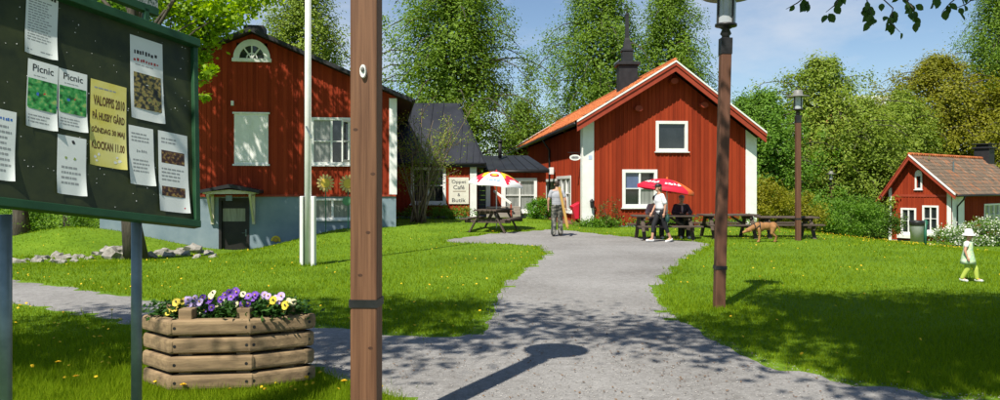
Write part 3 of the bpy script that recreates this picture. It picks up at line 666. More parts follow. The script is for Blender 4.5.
# ------------------------------------------------------------------ low wing with the sign (hipped black metal roof)
Y1 = 33.0; F1 = Facade((0, Y1, 0), (1, 0, 0)); s1 = FPX / Y1
wing = thing('cafe_wing', 'low red wing under a steep hipped dark metal roof, behind the bare shrub', 'building', ((440 - 500) / s1, Y1, .1))
xr = F1.pix(476, 200)[0]; xl = F1.pix(372, 200)[0]; ze = EYE + (HOR - 163) / s1
w1 = F1.rect(411, 167, 446, 204)
cladding(F1, xl, xr, .3, ze, [opening(w1)], parent=wing, pitch=.17)
window(F1, wing, w1, 2, 2, fw=.13)
mb = MB(); F1.box(mb, xl, xr, -.2, .298, -.1, .02); obj('plinth', mb, m_concrete, wing)
mb = MB(); F1.box(mb, xr - .26, xr + .03, .05, ze, .046, .08); obj('corner_board', mb, m_white, wing)
mb = MB(); mb.box((xr - .1, Y1 + .01, -.2), (xr, Y1 + 7, ze)); obj('end_wall', mb, m_redtrim, wing)
zr1 = EYE + (HOR - 103) * 36.6 / FPX; e0, e1 = xl - .4, F1.pix(485.5, 160, .5)[0]; rx = (458 - 500) / FPX * 36.6; ry = 36.6
rpt = [Vector((e0, Y1 - .22, ze - .02)), Vector((e1, Y1 - .22, ze - .02)), Vector((e1, 2 * ry - Y1 + .5, ze - .02)), Vector((e0, 2 * ry - Y1 + .5, ze - .02)), Vector((e0, ry, zr1)), Vector((rx, ry, zr1))]
mb = MB(); mb.add(rpt + [v - Vector((0, 0, .16)) for v in rpt[:4]], [(0, 1, 5, 4), (1, 2, 5), (2, 3, 4, 5), (0, 6, 7, 1), (1, 7, 8, 2), (9, 8, 7, 6), (3, 9, 6, 0), (3, 0, 4), (2, 8, 9, 3)])
r1 = obj('roof', mb, m_greymetal, wing)
def seams(mb, a, b, c, d, n, hh=.035):        # standing seams from edge a-b up to edge c-d
    nr = (b - a).cross(d - a).normalized()
    if nr.z < 0: nr = -nr
    for i in range(1, n):
        t = i / n; mb.bar(a.lerp(b, t) + nr * hh / 2, d.lerp(c, t) + nr * hh / 2, .025, hh, up=nr)
mb = MB(); nse = int((rx - e0) / .5)
for i in range(nse):
    x = e0 + (i + .5) * .5; mb.bar((x, Y1 - .22, ze + .0), (x, ry, zr1 + .02), .025, .06)
for i in range(1, 5):
    t = i / 5; mb.bar(rpt[1].lerp(rpt[1] + Vector((rx - e1, ry - Y1 + .5, zr1 - ze)), 0) if False else Vector((rx + (e1 - rx) * t, Y1 - .22, ze)), rpt[5].lerp(rpt[1], t), .025, .06)
mb.bar(rpt[1], rpt[5], .06, .08); stuffpart(obj('roof_seams', mb, m_greymetal, r1))
mb = MB(); mb.smooth = True; mb.tube([(e0, Y1 - .27, ze - .05), (e1, Y1 - .27, ze - .05)], .06, 8); obj('gutter', mb, m_iron, r1)
# sign
sg = F1.rect(449, 177.5, 469, 204); sign = thing('cafe_sign', 'white board sign reading Öppet Café & Butik on the red wing', 'sign', F1.pt((sg[0] + sg[1]) / 2, sg[2], .06))
mb = MB(); F1.box(mb, *sg, .05, .085); obj('board', mb, M('cream_sign_board', (.74, .72, .62), (.66, .64, .54), rough=.5, scale=4), sign, bevel=.008)
inkg = M('dark_grey_lettering', (.05, .05, .06), (.08, .08, .09)); o_ = F1.pt(0, 0, .086); Wd = sg[1] - sg[0]; Hd = sg[3] - sg[2]; mb = MB()
for s, a, b, c, d in (('Öppet', .14, .86, .74, .93), ('Café', .22, .78, .55, .71), ('&', .43, .57, .29, .41), ('Butik', .16, .84, .07, .22)):
    text_on(mb, s, o_, F1.u, Vector((0, 0, 1)), sg[0] + a * Wd, sg[0] + b * Wd, sg[2] + c * Hd, sg[2] + d * Hd, F1.n, .003, bold=.01)
stuffpart(obj('lettering', mb, inkg, sign))
mb = MB(); F1.box(mb, sg[0] + .2 * Wd, sg[0] + .85 * Wd, sg[2] + .47 * Hd, sg[2] + .49 * Hd, .086, .089); obj('underline', mb, M('brown_line', (.2, .1, .05)), sign)

# ------------------------------------------------------------------ lower link with the steps
Y2 = 34.6; F2 = Facade((0, Y2, 0), (1, 0, 0)); s2 = FPX / Y2
lk = thing('entrance_link', 'low red link building with flat dark metal roof between wing and long house', 'building', ((510 - 500) / s2, Y2, .1))
x0 = xr + .02; x1 = F2.pix(546, 200)[0]; ze2 = EYE + (HOR - 171) / s2; w2 = F2.rect(502.5, 178, 537, 212.5)
dp = F2.rect(476.5, 166, 486, 222); dw = F2.rect(486, 172, 494, 222)
cladding(F2, x0, x1, .3, ze2, [opening(w2), opening(dp, 0)], parent=lk, pitch=.17)
window(F2, lk, w2, 2, 2, fw=.14, panes={(0, 0): m_curtain, (0, 1): m_curtain, (1, 0): m_curtain, (1, 1): m_curtain})
mb = MB(); F2.box(mb, x0, x1, -.2, .298, -.1, .02); obj('plinth', mb, m_concrete, lk)
navy = M('navy_panelling', (.018, .022, .034), (.03, .035, .05), rough=.5, scale=3)
mb = MB()
for i in range(9): z0 = .35 + i * (ze2 - .4) / 9; F2.box(mb, x0 + .02, dp[1], z0, z0 + (ze2 - .4) / 9 - .012, .0, .05)
obj('dark_panelling', mb, navy, lk)
mb = MB(); F2.box(mb, dp[1], dp[1] + .2, .3, ze2 - .1, .0, .07); F2.box(mb, dw[1] + .33, dw[1] + .5, .3, ze2 - .1, .046, .07); obj('door_frame', mb, m_white, lk)
zt2 = EYE + (HOR - 155.5) * 37.4 / FPX; mb = MB(); q0 = F2.pix(484, 168, .5)[0]; q1 = F2.pix(544, 170, .5)[0]
q = [(q0, Y2 - .22, ze2 - .08), (q1 + .25, Y2 - .22, ze2 - .08), (q1 - .6, 37.4, zt2 - .12), (q0 - .1, 37.4, zt2 - .12), (q0, Y2 - .22, ze2 + .08), (q1 + .25, Y2 - .22, ze2 + .08), (q1 - .6, 37.4, zt2), (q0 - .1, 37.4, zt2)]
mb.box8(q); mb.box((q0 - .1, 37.38, ze2 - .5), (q1 - .6, 37.6, zt2 - .001)); r2 = obj('roof', mb, m_greymetal, lk)
mb = MB()
for i in range(1, 6):
    t = i / 6; mb.bar(Vector(q[4]).lerp(Vector(q[5]), t), Vector(q[7]).lerp(Vector(q[6]), t), .03, .07)
stuffpart(obj('roof_seams', mb, m_greymetal, r2))
mb = MB(); mb.smooth = True; mb.tube([(q0, Y2 - .27, ze2 - .02), (q1 + .25, Y2 - .27, ze2 - .02)], .06, 8); obj('gutter', mb, m_iron, r2)
mb = MB(); mb.smooth = True; pp = P(500, 158, 36.5); mb.tube([pp, pp + Vector((0, 0, .75))], .09, 10); mb.tube([pp + Vector((0, 0, .75)), pp + Vector((0, 0, .85))], .13, 10); obj('vent_pipe', mb, m_black, r2)
steps = thing('wooden_steps', 'grey wooden entrance steps with a sloping white handrail behind the picnic table', 'steps', GX(503, Y2 - .9))
sx0, sx1 = F2.pix(487, 220)[0], F2.pix(520, 220)[0]; greyw = M('grey_step_boards', (.22, .19, .16), (.32, .29, .25), rough=.85, scale=6, stretch=(.4, 3, 3), bump=.3)
for i in range(3):
    mb = MB(); g0 = H(0, Y2 - 1); mb.box((sx0, Y2 - .35 - .32 * (3 - i), g0 + .02), (sx1, Y2 - .05, g0 + .16 * (i + 1))) if i == 0 else mb.box((sx0, Y2 - .35 - .32 * (3 - i), g0 + .16 * i + .003), (sx1, Y2 - .05, g0 + .16 * (i + 1)))
    obj('step', mb, greyw, steps, bevel=.01)
mb = MB(); a = P(494, 191, Y2 - .4); b = P(511, 203.5, Y2 - 1.35); mb.bar(a, b, .06, .09); obj('handrail', mb, m_white, steps)
for q in (a, b): mb = MB(); mb.bar(q - Vector((0, 0, .04)), Vector((q.x, q.y, H(q.x, q.y) + (.45 if q is a else 0))), .07, .07); obj('rail_post', mb, m_redtrim, steps)

# ------------------------------------------------------------------ small cottage at the right
RY = 46.0; RX = (951 - 500) / FPX * RY; ra = math.atan2(760, 950); RO = Vector((RX, RY, H(RX, RY)))
cot = thing('small_cottage', 'small red cottage with weathered tile roof and arched gable window', 'house', RO, ra)
rax = Vector((math.cos(ra), math.sin(ra), 0)); ray_ = Vector((-math.sin(ra), math.cos(ra), 0))
RG = Facade(RO, -ray_)                      # gable: x = -distance back from the corner
RL = Facade(RO, rax); LL = 12.0
gw = RG.pix(889.5, 220)[0]
tR = RG.pix(955.5, 194.5, .5); tL = RG.pix(874, 205, .5); tA = RG.pix(909, 155, .5)
def rroof(x, u=.2):
    z = tL[1] + (tA[1] - tL[1]) * (x - tL[0]) / (tA[0] - tL[0]) if x < tA[0] else tA[1] + (tR[1] - tA[1]) * (x - tA[0]) / (tR[0] - tA[0]); return z - u
g1, g2_, g3 = RG.rect(901, 208, 916.5, 234), RG.rect(922.5, 205.5, 939, 232), RG.rect(915.2, 170.5, 922.5, 189.5)
zb = RO.z - .2
cladding(RG, gw, 0, zb + .15, lambda x: rroof(x), [opening(g1), opening(g2_), opening(g3, .1)], parent=cot, pitch=.17)
window(RG, cot, g1, 2, 2, fw=.12); window(RG, cot, g2_, 2, 2, fw=.12)
w3 = window(RG, cot, (g3[0], g3[1], g3[2], g3[3] - .25), 1, 1, fw=.1, name='arched_window'); mb = MB(); xc = (g3[0] + g3[1]) / 2; rr = (g3[1] - g3[0]) / 2
RG.poly(mb, [(xc + rr * math.cos(math.pi * k / 8), g3[3] - .25 + .28 * math.sin(math.pi * k / 8)) for k in range(9)], 0, .06); obj('arch_head', mb, m_white, w3)
for r_, nm in ((RG.rect(899, 234.5, 914, 238), 'flower_box'), (RG.rect(924, 232.5, 938, 236), 'flower_box')):
    mb = MB(); RG.box(mb, *r_, .1, .32); obj(nm, mb, m_white, cot, bevel=.01)
mb = MB(); RG.box(mb, gw, 0, rroof(gw) - .35, rroof(gw) - .2, .044, .06); obj('belt_board', mb, m_redtrim, cot)
for a, b in ((gw - .02, gw + .16), (-.2, .03)): mb = MB(); RG.box(mb, a, b, zb + .1, rroof(b if b < 0 else 0) - .02, .046, .075); obj('corner_board', mb, m_white, cot)
lw = RL.rect(983.5, 203.5, 1003, 226); lw = (lw[0], RL.pix(1004, 215)[0], lw[2], lw[3]); dl = RL.rect(952.5, 197, 963, 240)
cladding(RL, .0, LL, zb + .15, rroof(0), [opening(lw)], parent=cot, pitch=.17); window(RL, cot, lw, 4, 2, fw=.11, mull=.04, glass=m_curtain)
mb = MB(); RL.box(mb, .03, dl[1], zb + .1, rroof(0), .046, .075); obj('corner_board', mb, m_white, cot)
mb = MB(); RL.box(mb, 0, LL, zb, zb + .16, -.02, .03); RG.box(mb, gw, 0, zb, zb + .16, -.02, .03); obj('plinth', mb, m_concrete, cot)
def cp(x, d, z): q = RO - ray_ * x + rax * d; return Vector((q.x, q.y, z))      # x as on the gable, d along the long wall
mb = MB()
for a, b in ((tL, tA), (tA, tR)):
    mb.box8([cp(a[0], -.5, a[1] - .14), cp(b[0], -.5, b[1] - .14), cp(b[0], LL + .5, b[1] - .14), cp(a[0], LL + .5, a[1] - .14), cp(a[0], -.5, a[1] - .01), cp(b[0], -.5, b[1] - .01), cp(b[0], LL + .5, b[1] - .01), cp(a[0], LL + .5, a[1] - .01)])
rf = obj('roof', mb, m_redtrim, cot)
for a in (tL, tR):
    e, r_ = cp(a[0], -.45, a[1]), cp(tA[0], -.45, tA[1]); S = (r_ - e).length; mb = MB(); tiles(mb, e, rax, LL + .9, (r_ - e) / S, S, .25, .34); stuffpart(obj('roof_tiles', mb, m_oldtile, rf))
for i in range(37):
    mb = MB(); mb.smooth = True; p0 = cp(tA[0], -.5 + i * .35, tA[1] + .05); mb.tube([p0, p0 + rax * .36], [.12, .105], 8)
    if i == 0: rt = mb
    else: rt.add(mb.v, mb.f)
rt.smooth = True; stuffpart(obj('ridge_tiles', rt, m_tile, rf))
for a, mt in ((tL, m_white), (tR, m_white)):
    for (z0, z1, d0, d1, m_) in ((-.3, -.045, -.56, -.5, m_redtrim), (-.042, .05, -.6, -.42, m_white)):
        q = [cp(a[0], d0, a[1] + z0), cp(tA[0], d0, tA[1] + z0), cp(tA[0], d1, tA[1] + z0), cp(a[0], d1, a[1] + z0), cp(a[0], d0, a[1] + z1), cp(tA[0], d0, tA[1] + z1), cp(tA[0], d1, tA[1] + z1), cp(a[0], d1, a[1] + z1)]
        if a is tR: q = [q[i] for i in (1, 0, 3, 2, 5, 4, 7, 6)]
        mb = MB(); mb.box8(q); obj('barge_board' if z0 < -.1 else 'barge_capping', mb, m_ if a is tR else m_redtrim, rf)
mb = MB(); mb.smooth = True; mb.tube([cp(tR[0] + .07, -.4, tR[1] - .08), cp(tR[0] + .07, LL + .4, tR[1] - .08)], .065, 8); obj('gutter', mb, m_iron, rf)
mb = MB(); mb.smooth = True; mb.tube([cp(tR[0] + .07, .75, tR[1] - .1), cp(tR[0] + .0, .75, tR[1] - .3), cp(.1, .68, tR[1] - .75), cp(.1, .68, zb + .2)], .05, 8); obj('downpipe', mb, m_iron, cot)
mb = MB(); d_ = next(d for d in np.arange(3, 12, .05) if 500 + FPX * cp(tA[0], d, 0).x / cp(tA[0], d, 0).y > 984); zc_ = tA[1]
for (w_, z0, z1) in ((.5, -.6, .75), (.62, .75, .86), (.4, .86, 1.05), (.62, 1.05, 1.12)): mb.box8([cp(tA[0] + sx * w_, d_ + sy * w_, zc_ + z) for z in (z0, z1) for sx, sy in ((-1, -1), (-1, 1), (1, 1), (1, -1))])
obj('chimney', mb, m_black, rf, bevel=.02)
mb = MB(); q = cp(.55 * tA[0] + .45 * tR[0], 3.1, .0); zz = .55 * tA[1] + .45 * tR[1]; mb.tube([(q.x, q.y, zz), (q.x, q.y, zz + .75)], .05, 8); obj('vent_pipe', mb, m_steel, rf)
mb = MB(); for_w = [(gw, 0), (gw, LL), (0, LL)]
BW = Facade(RO + ray_ * -gw, rax); BW.box(mb, 0, LL, zb, rroof(gw), 0, .1); EW = Facade(RO + rax * LL, ray_); EW.poly(mb, [(0, zb), (-gw, zb), (-gw, rroof(gw)), (-tA[0], rroof(tA[0])), (0, rroof(0))], -.1, 0); obj('rear_walls', mb, m_redtrim, cot)

# ------------------------------------------------------------------ distant block behind the trees
by = 120.0; fb = thing('apartment_block', 'pale far apartment block with orange wall glimpsed through the trees', 'building', (((862 - 500) / FPX) * by, by, -1.9))
FBf = Facade((0, by, 0), (1, 0, 0)); r_ = FBf.rect(826, 106, 904, 200); mb = MB(); FBf.box(mb, r_[0], r_[1], -2, r_[3], -9, 0); obj('wall', mb, M('orange_render', (.55, .30, .10), (.48, .26, .09)), fb)
mb = MB(); FBf.box(mb, r_[0] - .5, r_[1] + .5, r_[3], r_[3] + 1.6, -9.5, .5); obj('roof', mb, m_white, fb)
for i in range(6):
    for k in range(4):
        xw = r_[0] + 1 + i * 2.6; zw = r_[3] - 2.4 - k * 3; mb = MB(); FBf.box(mb, xw, xw + 1.3, zw, zw + 1.5, 0, .06); w_ = obj('window', mb, m_white, fb); mb = MB(); FBf.box(mb, xw + .1, xw + 1.2, zw + .1, zw + 1.4, .06, .08); obj('pane', mb, m_glass, w_)
# ================================================================== OBJECTS
# ------------------------------------------------------------------ notice board, tilted on two steel posts
bu = Vector((.57, 1, -.16)).normalized(); bn = Vector((1, -.57, 0)).normalized(); bv = bn.cross(bu)
if bv.z < 0: bv = -bv
_al = R(-11); bn, bv = bn * math.cos(_al) - bv * math.sin(_al), bv * math.cos(_al) + bn * math.sin(_al)     # leans back a little
B0 = Vector((-2.01, 4.2, 0)) + bn * .05
def bpix(px, py, d=0):
    r = ray(px, py); o = B0 + bn * d; t = (o - CAM).dot(bn) / r.dot(bn); q = CAM + r * t - o
    return q.dot(bu), q.dot(bv)
def bpt(a, b, d=0): return B0 + bu * a + bv * b + bn * d
def bbox(mb, a0, a1, b0, b1, d0, d1, mi=0):
    mb.box8([bpt(a0, b0, d1), bpt(a1, b0, d1), bpt(a1, b0, d0), bpt(a0, b0, d0), bpt(a0, b1, d1), bpt(a1, b1, d1), bpt(a1, b1, d0), bpt(a0, b1, d0)], mi)
bR = (bpix(195.5, 228)[0] + bpix(197, 42)[0]) / 2; bB = bpix(195.5, 228)[1]; bT = bpix(197, 42)[1]; bL = bR - 2.0
m_bgreen = M('dark_green_board_paint', (.010, .052, .020), (.018, .075, .030), rough=.5, scale=6, bump=.1)
m_bpanel = M('black_green_pin_panel', (.012, .022, .006), (.042, .054, .014), rough=.55, scale=5, bump=.3, detail=9, bdist=.004, spec=.5)
nb = thing('notice_board', 'large tilted dark green notice board with pinned papers on steel posts', 'notice board', (B0.x, B0.y, 0))
mb = MB(); bbox(mb, bL + .05, bR - .03, bB + .03, bT - .05, -.02, .0); obj('panel', mb, m_bpanel, nb)
for r_ in ((bL, bR, bT - .055, bT, -.03, .055), (bL, bR, bB, bB + .045, -.03, .035), (bL, bL + .05, bB + .046, bT - .056, -.03, .03), (bR - .035, bR, bB + .046, bT - .056, -.03, .03)):
    mb = MB(); bbox(mb, *r_); obj('frame_rail', mb, m_bgreen, nb, bevel=.004)
hx = bpix(161, 9)[0]; hb = bpix(158, 13.5)[1]
mb = MB(); bbox(mb, bL + .1, hx, hb, hb + .05, -.06, -.02); obj('header_rail', mb, m_bgreen, nb)
mb = MB(); bbox(mb, bL + .1, hx, hb + .05, hb + .3, -.05, -.03); obj('header_panel', mb, M('grey_white_lattice', (.35, .38, .36), (.05, .09, .06), scale=60, lo=.48, hi=.52), nb)
for a in (bL + .4, hx - .1, hx - .45): mb = MB(); bbox(mb, a, a + .03, bT - .02, hb + .02, -.05, -.02); obj('header_strut', mb, m_bgreen, nb)
for px, r_ in ((136.5, .0300), (5.5, .0295)):
    Y_ = 4.4 if px > 100 else 3.7
    for _ in range(8): q = P(px, 240, Y_); Y_ -= (q - (B0 - bn * .075)).dot(bn) / ray(px, 240).dot(bn)
    q = P(px, 240, Y_); mb = MB(); mb.smooth = True; mb.tube([(q.x, q.y, -.1), (q.x, q.y, .8), (q.x, q.y, 1.5)], r_, 14); obj('post', mb, m_steel, nb)
mb = MB()
for _ in range(110):
    a, b = random.uniform(bR - 1.25, bR - .05), random.uniform(bB + .06, bT - .07); s = random.uniform(.0015, .005); bbox(mb, a, a + s, b, b + s * random.uniform(.6, 1.6), .0005, .0015)
stuffpart(obj('paper_scraps', mb, m_white, nb))
m_paper = M('printer_paper', (.76, .80, .78), (.68, .72, .70), rough=.7, scale=4, bump=.15, bdist=.01)
m_ypaper = M('yellow_poster_paper', (.62, .55, .10), (.70, .66, .26), rough=.7, scale=5, bump=.15)
m_ink = M('black_print', (.03, .03, .03), (.05, .05, .05)); m_redink = M('red_print', (.5, .04, .03), (.45, .03, .03)); m_fine = M('grey_fine_print', (.28, .30, .30), (.34, .36, .36)); m_brown = M('brown_print', (.10, .05, .015), (.14, .07, .02))
def picture(name, cols, scale):
    m, n, l, b = _base(name); t = n.new('ShaderNodeTexCoord'); v = n.new('ShaderNodeTexNoise'); v.inputs['Scale'].default_value = scale; v.inputs['Detail'].default_value = 4
    r = n.new('ShaderNodeValToRGB'); els = r.color_ramp.elements; els[0].position = .36; els[1].position = .66
    for k in range(len(cols) - 2): els.new(.36 + .3 * (k + 1) / (len(cols) - 1))
    for e, c in zip(els, cols): e.color = (*c, 1)
    l.new(t.outputs['Object'], v.inputs['Vector']); l.new(v.outputs['Fac'], r.inputs[0]); l.new(r.outputs[0], b.inputs['Base Color']); b.inputs['Roughness'].default_value = .5; return m
m_picnic = picture('meadow_picture', [(.01, .10, .02), (.03, .26, .05), (.08, .36, .10), (.30, .45, .12)], 34)
m_dark = picture('night_city_picture', [(.02, .02, .02), (.05, .06, .03), (.35, .26, .08), (.10, .16, .05)], 40)
m_food = picture('dark_food_picture', [(.02, .015, .012), (.08, .03, .02), (.32, .22, .06)], 50)
def poster(label, tl, tr, bl, br, mat=None, texts=(), bars=(), pics=(), blots=(), heads=()):
    c = [bpix(*q, .003) for q in (tl, tr, bl, br)]; a0, a1 = (c[0][0] + c[2][0]) / 2, (c[1][0] + c[3][0]) / 2; b1, b0 = (c[0][1] + c[1][1]) / 2, (c[2][1] + c[3][1]) / 2
    o = bpt(a0, b0, .003); t = thing('poster', label, 'poster', o, 0, 'papers pinned to the notice board'); w, h = a1 - a0, b1 - b0
    ang = random.uniform(-.03, .03); pu_, pv_ = bu * math.cos(ang) + bv * math.sin(ang), bv * math.cos(ang) - bu * math.sin(ang)
    curl = lambda x, y: .001 + .016 * (max(0, x - .75) * 4) ** 2 * (max(0, .45 - y) / .45) ** 1.5 + .009 * (max(0, .2 - x) * 5) ** 2 * (max(0, .3 - y) / .3)
    def lift(mb):
        mb.v = [v + bn * (curl((v - o).dot(pu_) / w, (v - o).dot(pv_) / h) - .001) for v in mb.v]; return mb
    mb = MB(); N = 9                       # sheet with slight curl
    for i in range(N + 1):
        for k in range(N + 1):
            x, y = i / N, k / N; cur = curl(x, y)
            mb.v.append(o + pu_ * (x * w) + pv_ * (y * h) + bn * cur)
    for i in range(N):
        for k in range(N): a = i * (N + 1) + k; mb.f.append([a, a + N + 1, a + N + 2, a + 1]); mb.mi.append(0)
    mb.smooth = True; s = obj('sheet', mb, mat or m_paper, t)
    def rect(mb, x0, x1, y0, y1, off): mb.add([o + pu_ * (x * w) + pv_ * (y * h) + bn * off for x, y in ((x0, y0), (x1, y0), (x1, y1), (x0, y1))], [(0, 1, 2, 3)])
    for (x0, x1, y0, y1, m_) in pics: mb = MB(); rect(mb, x0, x1, y0, y1, .0014); obj('picture', lift(mb), m_, t)
    for (s_, x0, x1, y0, y1, m_, bo) in texts: mb = MB(); text_on(mb, s_, o, pu_, pv_, x0 * w, x1 * w, y0 * h, y1 * h, bn, .0016, bo); stuffpart(obj('lettering', lift(mb), m_, t))
    if bars:
        mb = MB()
        for (x0, x1, y0, y1, n) in bars:
            for k in range(n):
                y = y0 + (y1 - y0) * (k + .3) / n; xe = x0 + (x1 - x0) * random.uniform(.7, 1); x = x0
                while x < xe - .02: e = min(xe, x + random.uniform(.05, .16)); rect(mb, x, e, y, y + (y1 - y0) / n * .42, .0015); x = e + .025
        stuffpart(obj('fine_print', lift(mb), m_fine, t))
    for (x0, x1, y0, y1, m_) in heads:            # illegible heading strokes
        mb = MB(); x = x0
        while x < x1 - .03: e = x + random.uniform(.04, .075); rect(mb, x, e, y0 + random.uniform(0, .3) * (y1 - y0), y1 - random.uniform(0, .3) * (y1 - y0), .0016); x = e + random.uniform(.012, .05)
        stuffpart(obj('heading', lift(mb), m_, t))
    for (x, y, r_, m_) in blots:
        mb = MB(); mb.add([o + pu_ * (x * w + r_ * math.cos(k * .9) * random.uniform(.6, 1.2)) + pv_ * (y * h + r_ * math.sin(k * .9) * random.uniform(.6, 1.3)) + bn * .0018 for k in range(7)], [list(range(7))]); obj('picture_detail', lift(mb), m_, t)
    return t
m_cred = M('red_print_spot', (.6, .03, .03), (.5, .03, .05)); m_cblue = M('blue_print_spot', (.05, .15, .5), (.06, .2, .55)); m_wht = M('white_print', (.75, .75, .7), (.7, .7, .66))
poster('white timetable sheet at the top edge of the notice board', (25, -12), (57, -5), (25, 52), (57, 61), bars=[(.08, .85, .2, .86, 16), (.06, .3, .05, .09, 1), (.5, .9, .05, .09, 1)], heads=[(.06, .9, .9, .96, m_ink)])
for (c, lab, dx) in ((((27, 57), (57, 66.5), (25.5, 126), (57, 131.5)), 'left one of two white posters headed Picnic with green picture', 0), (((59, 67), (87, 75.5), (58, 128), (87, 133.5)), 'right one of two white posters headed Picnic with green picture', 1)):
    poster(lab, *c, texts=[('Picnic', .16, .84, .83, .94, m_ink, .012)], bars=[(.2, .7, .755, .785, 1), (.05, .9, .06, .2, 3)], pics=[(.03, .97, .27, .72, m_picnic)],
           blots=[(.62, .42, .016, m_cred), (.58, .52, .008, m_cred), (.35, .5, .010, m_cblue), (.9, .36, .018, m_cblue), (.3, .38, .007, m_wht)])
poster('long plain white sheet hanging below the right Picnic poster', (58, 134.5), (87, 139), (56, 192), (85, 198), bars=[(.15, .85, .15, .5, 4)], blots=[(.55, .9, .012, m_ink), (.3, .62, .008, M('sage_print', (.3, .4, .1))), (.6, .62, .008, M('sage_print', (.3, .4, .1)))])
poster('yellow flea market poster with brown lettering', (91.5, 78), (126, 88), (88, 163), (126, 171.5), m_ypaper, texts=[('VALOPPIS 2010', .08, .95, .70, .82, m_brown, .03), ('PÅ HUSBY GÅRD', .06, .95, .53, .65, m_brown, .03), ('SÖNDAG 30 MAJ', .05, .95, .36, .46, m_brown, .03), ('KLOCKAN 11.00', .05, .95, .19, .29, m_brown, .03)], bars=[(.1, .9, .89, .93, 1)],
       blots=[(.15, .1, .010, m_wht), (.25, .13, .010, m_wht), (.7, .07, .011, m_wht), (.82, .09, .011, m_wht), (.75, .13, .009, m_wht), (.2, .06, .009, m_wht)])
poster('white concert poster with dark city picture and red lines', (130.5, 33.5), (164, 46), (131, 117), (163, 125), bars=[(.15, .9, .64, .67, 1)], pics=[(.1, .93, .13, .56, m_dark)], heads=[(.12, .85, .78, .84, m_ink), (.1, .9, .69, .735, m_redink)],
       blots=[(.5, .3 + .05 * k, .018, m_wht) for k in range(-2, 3)] + [(.25, .35, .02, M('amber_print', (.5, .3, .05)))])
poster('small curled white notice between the yellow and the rightmost sheets', (130.5, 124), (153, 131), (129, 184), (156, 187), heads=[(.3, .7, .55, .6, m_fine)], bars=[(.1, .85, .72, .9, 3), (.15, .85, .2, .45, 4)])
poster('rightmost white sheet with two dark pictures', (160, 130.5), (189, 137), (158, 210.5), (188, 214), pics=[(.1, .88, .6, .76, m_food), (.1, .88, .19, .31, m_food)], bars=[(.1, .6, .84, .93, 2), (.1, .85, .37, .55, 4)], blots=[(.85, .06, .006, m_cred)])
poster('white sheet cut off by the left edge of the picture', (-14, 106), (15.5, 112), (-16, 178), (14, 181.5), bars=[(.1, .9, .1, .8, 9)], heads=[(.1, .9, .85, .9, m_cblue)])

# ------------------------------------------------------------------ lamp posts
m_lglass = M('lamp_glass', (.35, .38, .40), (.45, .48, .5), rough=.12, spec=.7)
m_hood = M('grey_lamp_hood', (.16, .16, .15), (.22, .22, .2), rough=.5, scale=4)
def lamp_post(label, base, lean=0, band=.65, mat=None, Hc=3.6, w=.2, detail=False, rz=0):
    t = thing('lamp_post', label, 'lamp post', base, rz, 'timber lamp posts along the path'); t.rotation_euler = (0, lean, rz); h = w / 2
    def o(nm, mb, m_, par=None, **k): return obj(nm, mb, m_, par or t, world=False, **k)
    mb = MB(); mb.box((-h, -h, -.2), (h, h, Hc - .2)); o('post', mb, mat or m_post, bevel=.012)
    mb = MB(); k = h + .006; mb.box((-k, -k, band), (k, k, band + .05)); o('strap', mb, m_iron)
    mb = MB(); mb.box((-k, -k, Hc - .22), (k, k, Hc)); o('collar', mb, m_iron, bevel=.005)
    mb = MB(); mb.smooth = True; mb.lathe((0, 0, Hc), [(.0, -.01), (.06, -.01), (.05, .03), (.075, .06), (.05, .12), (.1, .15), (.145, .16), (.145, .19), (0, .19)], 16); hd = o('lantern', mb, m_iron)
    mb = MB(); mb.smooth = True; mb.lathe((0, 0, Hc), [(.125, .19), (.125, .56)], 20); o('glass', mb, m_lglass, hd)
    for a in range(4): mb = MB(); c, s = .137 * math.cos(a * 1.571 + .4), .137 * math.sin(a * 1.571 + .4); mb.tube([(c, s, Hc + .18), (c, s, Hc + .58)], .012, 6); o('rod', mb, m_iron, hd)
    mb = MB(); mb.tube([(0, 0, Hc + .19), (0, 0, Hc + .52)], .04, 8); o('bulb', mb, m_hood, hd)
    mb = MB(); mb.smooth = True; mb.lathe((0, 0, Hc), [(0, .555), (.12, .555), (.32, .545), (.326, .555), (.315, .57), (.14, .60), (.13, .72), (.11, .75), (0, .76)], 28); o('hood', mb, m_hood, hd)
    mb = MB(); mb.tube([(.07 * math.cos(a), 0, Hc + .75 + .13 * math.sin(a)) for a in [math.pi * i / 8 for i in range(9)]], .012, 6); o('lifting_loop', mb, m_iron, hd)
    return t
lamp_post('dark lamp post standing at the lawn edge right of the path', G(719, 308), lean=R(1.4), band=.52, Hc=3.62, w=.138)
lamp_post('lamp post behind the tan dog', G(798, 240.5), band=.62, Hc=3.72, w=.14)
lamp_post('small far lamp post in front of the trees beside the cottage', GX(831, 50), band=.6, Hc=3.7, w=.22)
npst = P(366.5, 300, 4.88); npst = Vector((npst.x, npst.y, 0))
nl = lamp_post('big red-brown timber lamp post closest to the camera', npst, band=.875, mat=m_postnear, Hc=3.6, w=.172, rz=R(-3))
mb = MB(); zs = 1.65 + (185 - 71) / FPX * 4.78
mb.smooth = True
pr = [(.022 * math.cos(a), .034 * math.sin(a)) for a in [k * math.pi / 8 for k in range(16)]]
vs = [Vector((x, -.088, zs + .0 + z * 1.3)) for x, z in pr] + [Vector((x * .85, -.108, zs + z * 1.2)) for x, z in pr]
mb.add(vs, [list(range(16, 32))] + [[k, (k + 1) % 16, 16 + (k + 1) % 16, 16 + k] for k in range(16)]); so = obj('socket_cover', mb, m_white, nl, world=False, smooth=False)
mb = MB(); mb.ico((0, -.111, zs + .01), (.012, .012, .017), 2); obj('plug_hole', mb, m_hood, so, world=False)
